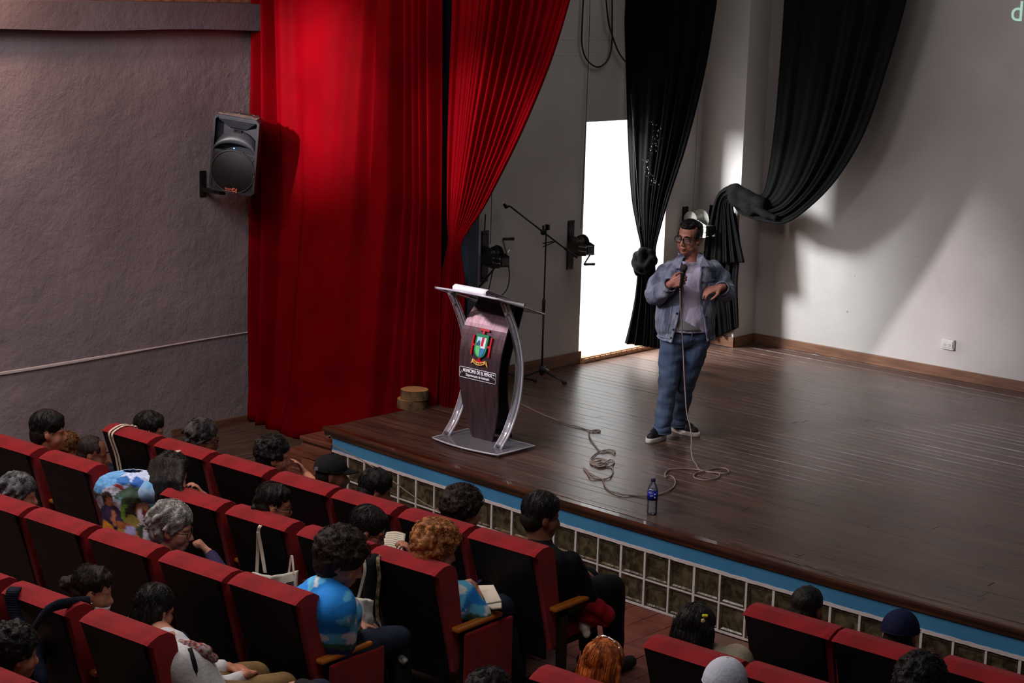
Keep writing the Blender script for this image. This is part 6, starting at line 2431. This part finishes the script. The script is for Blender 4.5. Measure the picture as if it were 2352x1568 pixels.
def shoe(heel, toe, nm='shoe'):
    ax = (toe - heel)
    ax.z = 0
    L_ = .295
    ax.normalize()
    sd = Vector((-ax.y, ax.x, 0))
    c = (heel + toe) / 2
    c.z = ST

    def outline(k, n=30, w0=.048):
        pts = []
        for i in range(n):
            a = 2 * PI * i / n
            x = math.cos(a) * L_ / 2
            wd = w0 * (1 + .16 * math.cos(a) - .12 * math.cos(2 * a))
            pts.append((x * k, math.copysign(abs(math.sin(a)) ** .8, math.sin(a)) * wd * k))
        return pts
    M_ = Matrix(((ax.x, sd.x, 0, c.x), (ax.y, sd.y, 0, c.y), (0, 0, 1, ST), (0, 0, 0, 1)))
    mb = MB()
    rows_ = [(.0, .96), (.004, 1.), (.032, 1.), (.036, .97)]
    for z, k in rows_:
        mb.v += [tuple(M_ @ Vector((x, y, z))) for x, y in outline(k)]
    for j in range(3):
        for i in range(30):
            mb.f.append((j * 30 + i, j * 30 + (i + 1) % 30, (j + 1) * 30 + (i + 1) % 30, (j + 1) * 30 + i))
    mb.f += [tuple(range(30))[::-1], tuple(range(90, 120))]
    s_ = blob(nm, [('c', M_ @ Vector((-.09, 0, .052)), .036, M_ @ Vector((.085, 0, .045)), .034), ('c', M_ @ Vector((-.095, 0, .06)), .036, M_ @ Vector((-.08, 0, .095)), .042),
                   ('c', M_ @ Vector((-.06, 0, .085)), .040, M_ @ Vector((.05, 0, .055)), .036), ('c', M_ @ Vector((.04, .012, .045)), .035, M_ @ Vector((.098, 0, .042)), .033),
                   ('c', M_ @ Vector((.04, -.012, .045)), .035, M_ @ Vector((.09, 0, .042)), .034)], .006, M_shoe, man, 3)
    mb.build('sole', M_sole, s_, True)
    for i in range(5):
        x = -.03 + i * .022
        z = .126 - i * .009
        MB().tube([M_ @ Vector((x, -.026, z - .008)), M_ @ Vector((x + .004, 0, z)), M_ @ Vector((x, .026, z - .008))], .003, 5).build('lace', M_shoe, s_, True)
    return s_


shoe(atZ(1531, 1000, ST), atZ(1484, 1020, ST))
shoe(atZ(1541, 987, ST), atZ(1606, 1004, ST))
# ring and hand microphone
mic0, mic1 = mq(1571, 616, .325), mq(1563, 662, .30)
axm = (mic0 - mic1).normalized()
mic = empty('hand_microphone', mic1, 'black wired hand microphone held up to the chin of the standing speaker', 'microphone')
MB().tube([mic1, mic1 + axm * .02, mic1 + axm * .12, mic1 + axm * .135], [.009, .012, .017, .021], 14).build('handle', M_black, mic, True)
mb = MB()
ellipsoid(mb, mic0 + axm * .002, (.027, .027, .030), None, 20, 12)
mb.build('grille_ball', mat('mic_mesh', (58, 50, 50), .4, metal=.5, var=.3, vscale=300, bump=.5, bscale=600), mic, True)
MB().tube([mic1 - axm * .03, mic1 + axm * .004], [.006, .0085], 10).build('plug', M_darksteel, mic, True)

# ================================================================== BAGS, PAPERS AND CLOTHES IN THE AUDIENCE


def strap(mb, pts, wdt=.022, th=.003, side=None):
    P_ = catmull(pts, 6)
    sd = side or CR
    for a, b in zip(P_, P_[1:]):
        n_ = (b - a).cross(sd)
        if n_.length < 1e-6: continue
        n_ = n_.normalized() * th / 2
        w2 = sd * wdt / 2
        mb.add([a - w2 - n_, a + w2 - n_, a + w2 + n_, a - w2 + n_, b - w2 - n_, b + w2 - n_, b + w2 + n_, b - w2 + n_],
               [(0, 1, 5, 4), (1, 2, 6, 5), (2, 3, 7, 6), (3, 0, 4, 7), (0, 3, 2, 1), (4, 5, 6, 7)])


XA = Vector((1, .04, 0)).normalized()


def over_seat(x, y, dx=0., low=.55, rear_low=.6):
    """points of a strap running over a seat back: front low, over the top, down the rear"""
    return [Vector((x + dx, y + .24, low)), Vector((x + dx, y + .195, .93)), Vector((x + dx, y + .165, .975)), Vector((x + dx, y + .09, .992)), Vector((x + dx, y + .02, .974)), Vector((x + dx, y - .012, .948)),
            Vector((x + dx, y - .004, .90)), Vector((x + dx + .004, y + .035, .78)), Vector((x + dx + .0, y + .07, rear_low))]


x0, y0 = -2.70 - .13, -1.945 + .036 * -2.83
tb = empty('tote_bag', (x0, y0 + .3, .3), 'tote bag hung by two cream straps over the front row seat nearest the wall', 'bag', 'cream tote bags')
for k in (-.018, .018):
    mb = MB()
    strap(mb, over_seat(x0, y0, k), .018, .003, XA)
    mb.build('strap', M_strapc, tb)
MB().grid(8, 8, lambda u, v: (x0 - .15 + .3 * u, y0 + .29 + .02 * math.sin(u * 5), .55 - .3 * v)).build('bag_body', M_canvas, tb, True, solid=.02)

x0, y0 = -.607 + .075, -2.588 + .068 * -.53
tb = empty('tote_bag', (x0, y0, .3), 'cream canvas tote bag with a small dark print hanging behind a second row seat', 'bag', 'cream tote bags')
mb = MB()
q0 = [atY(624, 1192, y0 + .16), atY(608, 1197, y0 + .08), atY(598, 1207, y0 - .01), atY(593, 1222, y0 - .02)]
strap(mb, q0 + [atY(592, 1265, y0 - .0), atY(590, 1315, y0 - .0)], .020, .004, CR)
strap(mb, [atY(593, 1222, y0 - .025), atY(601, 1265, y0 - .005), atY(609, 1315, y0 - .0)], .020, .004, CR)
mb.build('strap', M_strapc, tb)
mb = MB()
strap(mb, [atY(663, 1318, y0 - .03), atY(670, 1275, y0 - .02), atY(675, 1318, y0 - .03)], .012, .004, CR)
mb.build('strap', M_strapc, tb)


def totebody(u, v):
    px = 580 + (684 - 580) * u + 3 * v * math.sin(u * 6)
    top = 1313 + 8 * math.sin(u * PI) - 4 * u
    py = top + (1440 - top) * v
    p = atY(px, py, y0 - .02)
    p.y -= .022 * math.sin(u * PI) * (1 - .3 * v) + .018 * noise.noise(Vector((u * 4, v * 3, 1))) + .015 * math.exp(-((u - .55 + v * .6) / .08) ** 2)
    return p


tbb = MB().grid(36, 24, totebody).build('bag_body', M_canvas, tb, True, solid=.012)
for r_ in range(3):
    MB().grid(8, 2, lambda u, v: totebody(.80 + .14 * u, .165 + r_ * .034 + .022 * v) + CT * .010).build('print_line', M_slot, tbb, False, solid=.001)

q = lambda px, py, d=0: atY(px, py, -2.72 + d)
tb = empty('tote_bag', q(835, 1480), 'grey-cream tote bag hanging beside the bright blue sky-print shirt', 'bag', 'cream tote bags')
MB().grid(20, 24, lambda u, v: q(815 + (856 - 815) * u + (2 * math.sin(v * 3)) - 4 * v * u, 1372 + 6 * u + v * (100 - 4 * u), -.03 * math.sin(PI * u) + .012 * noise.noise(Vector((u * 3, v * 4, 0))))).build('bag_body', M_canvas, tb, True, solid=.02)
mb = MB()
strap(mb, [q(822, 1376), q(830, 1345), q(838, 1310), q(836, 1285)], .016, .004, CR)
mb.build('strap', M_strapc, tb)

# olive lanyard and dark jacket on the second row end seat
e6 = (.524, -2.588 + .068 * .524)
mb = MB()
strap(mb, [atY(884, 1262, e6[1] + .12), atY(874, 1272, e6[1] + .03), atY(868, 1286, e6[1] - .03), atY(871, 1330, e6[1] - .03), atY(866, 1375, e6[1] - .03), atY(868, 1420, e6[1] - .03), atY(882, 1460, e6[1] - .04), atY(906, 1476, e6[1] - .05)], .020, .004, CR)
strap(mb, [atY(858, 1420, e6[1] - .05), atY(852, 1455, e6[1] - .05), atY(850, 1472, e6[1] - .05)], .014, .004, CR)
tag(mb.build('lanyard', mat('olive_woven_strap', (132, 118, 88), .85, rgb2=(44, 40, 30), vscale=40)), 'patterned olive strap hanging over the left side of the blond person\'s seat', 'strap')
jk_ = blob('dark_jacket', [('c', atY(856, 1290, e6[1] - .02), .045, atY(852, 1400, e6[1] - .02), .05), ('c', atY(862, 1280, e6[1] + .06), .045, atY(850, 1300, e6[1] - .03), .04),
                           ('c', atY(846, 1330, e6[1] + .03), .04, atY(858, 1440, e6[1] - .03), .045)], .011, C_black, None, 4, disp=(.016, 12, (1, 1, .5)))
tag(jk_, 'black jacket hung over the left edge of the blond person\'s seat', 'jacket')

# backpack straps on the fourth row seat
x0, y0 = -.285, -4.266 - .0257
bp_ = empty('backpack', (x0, y0 - .05, .3), 'dark backpack hung by wide straps over a fourth row seat at the lower left', 'backpack')
yb = y0
mb = MB()
strap(mb, [atY(62, 1350, yb + .18), atY(46, 1347, yb + .10), atY(30, 1356, yb - .02), atY(28, 1385, yb - .03), atY(40, 1420, yb - .02), atY(66, 1450, yb - .02)], .062, .012, CR)
mb.build('shoulder_strap', C_navy, bp_, True)
mb = MB()
strap(mb, [atY(205, 1380, yb + .22), atY(176, 1382, yb + .12), atY(136, 1388, yb - .0), atY(108, 1402, yb - .03), atY(86, 1430, yb - .03), atY(72, 1458, yb - .02)], .050, .012, Z3)
mb.build('shoulder_strap', C_navy, bp_, True)
blob('pack_body', [('c', atY(70, 1452, yb - .03), .03, atY(96, 1560, yb - .04), .035), ('c', atY(88, 1500, yb + .04), .05, atY(60, 1600, yb - .0), .07)], .012, C_navy, bp_, 3, disp=(.01, 10, (1, 1, 1)))


def sheet(name, corners, mt, label, cat, th=.002, bend=.0):
    a, b, c, d = corners
    def f(u, v):
        p = (a.lerp(b, u)).lerp(d.lerp(c, u), v)
        return p + Z3 * bend * math.sin(PI * u)
    return tag(MB().grid(8, 6, f).build(name, mt, None, True, solid=th), label, cat)


# the sheet the dark-haired writer holds, pen beside it
o = sheet('sheet_of_paper', [atY(888, 1222, -2.10), atY(932, 1226, -2.06), atY(924, 1276, -2.20), atY(872, 1262, -2.24)], M_cream, 'cream sheet of writing held by the glossy dark-haired person in the second row', 'paper', bend=.01)
wl = MB()
for i in range(8):
    k = .12 + i * .1
    a, b = atY(888, 1222, -2.10).lerp(atY(872, 1262, -2.24), k), atY(932, 1226, -2.06).lerp(atY(924, 1276, -2.20), k)
    wl.tube([a.lerp(b, .1) + Z3 * .006, a.lerp(b, .5) + Z3 * .014, a.lerp(b, .85) + Z3 * .008], .0009, 3)
wl.build('written_lines', M_slot, o)['kind'] = 'stuff'
tag(MB().tube([atY(920, 1266, -2.16), atY(941, 1244, -2.16)], .0045, 8).build('pen', M_black), 'black pen in the hand beside the cream sheet of writing', 'pen')
nb = empty('notebook', atY(1125, 1372, -2.0), 'small open cream notebook on the lap of the blond curly person', 'notebook')
cs = [atY(1099, 1345, -1.96), atY(1134, 1344, -1.94), atY(1152, 1380, -2.06), atY(1118, 1386, -2.08)]
MB().grid(4, 4, lambda u, v: (cs[0].lerp(cs[1], u)).lerp(cs[3].lerp(cs[2], u), v)).build('upper_page', M_cream, nb, False, solid=.008)
cs2 = [cs[3] - Z3 * .01, cs[2] - Z3 * .01, atY(1152, 1396, -2.10), atY(1130, 1398, -2.12)]
MB().grid(4, 4, lambda u, v: (cs2[0].lerp(cs2[1], u)).lerp(cs2[3].lerp(cs2[2], u), v)).build('lower_page', M_cream, nb, False, solid=.008)
tag(MB().tube([atY(1080, 1352, -2.02), atY(1104, 1332, -2.02)], [.004, .0055], 8).build('pen', mat('purple_pen', (62, 50, 110), .4)), 'purple pen in the raised hand above the notebook', 'pen')
sheet('sheet_of_paper', [atY(316, 1391, -3.75), atY(340, 1402, -3.72), atY(322, 1440, -3.86), atY(285, 1427, -3.88)], M_paper, 'bright white page beside the straight black hair at lower left', 'paper')
# things on the lap of the person in black
pgC = atY(1362, 1412, -1.36)
tag(blob('red_garment', [('c', atY(1346, 1384, -1.44), .055, atY(1392, 1412, -1.36), .05), ('c', atY(1342, 1408, -1.42), .05, atY(1388, 1432, -1.36), .035), ('c', atY(1362, 1398, -1.38), .06, atY(1370, 1420, -1.36), .05)],
         .009, cloth('crumpled_red_cloth', (150, 18, 30), (110, 12, 20)), None, 3, disp=(.02, 16, (1, 1, 1))), 'crumpled red cloth on the lap of the person dressed in black', 'cloth')
tag(blob('white_napkin', [('c', atY(1332, 1418, -1.42), .022, atY(1342, 1440, -1.42), .034), ('c', atY(1340, 1438, -1.42), .034, atY(1346, 1454, -1.42), .022)], .006, M_white, None, 2, disp=(.01, 26, (1, 1, 1))),
    'crumpled white napkin hanging below the red cloth', 'napkin')
# patterned sleeve cloth over the armrest of the blue-shirted person
tag(blob('patterned_scarf', [('c', atY(866, 1478, -2.66), .03, atY(905, 1490, -2.6), .034), ('c', atY(905, 1490, -2.6), .034, atY(928, 1516, -2.6), .022)], .008, mat('grey_white_print_cloth', (178, 176, 174), .85, rgb2=(40, 38, 40), vscale=34), None, 2,
         disp=(.014, 20, (1, 1, 1))), 'black and white patterned scarf on the lap of the blue-shirted curly person', 'scarf')
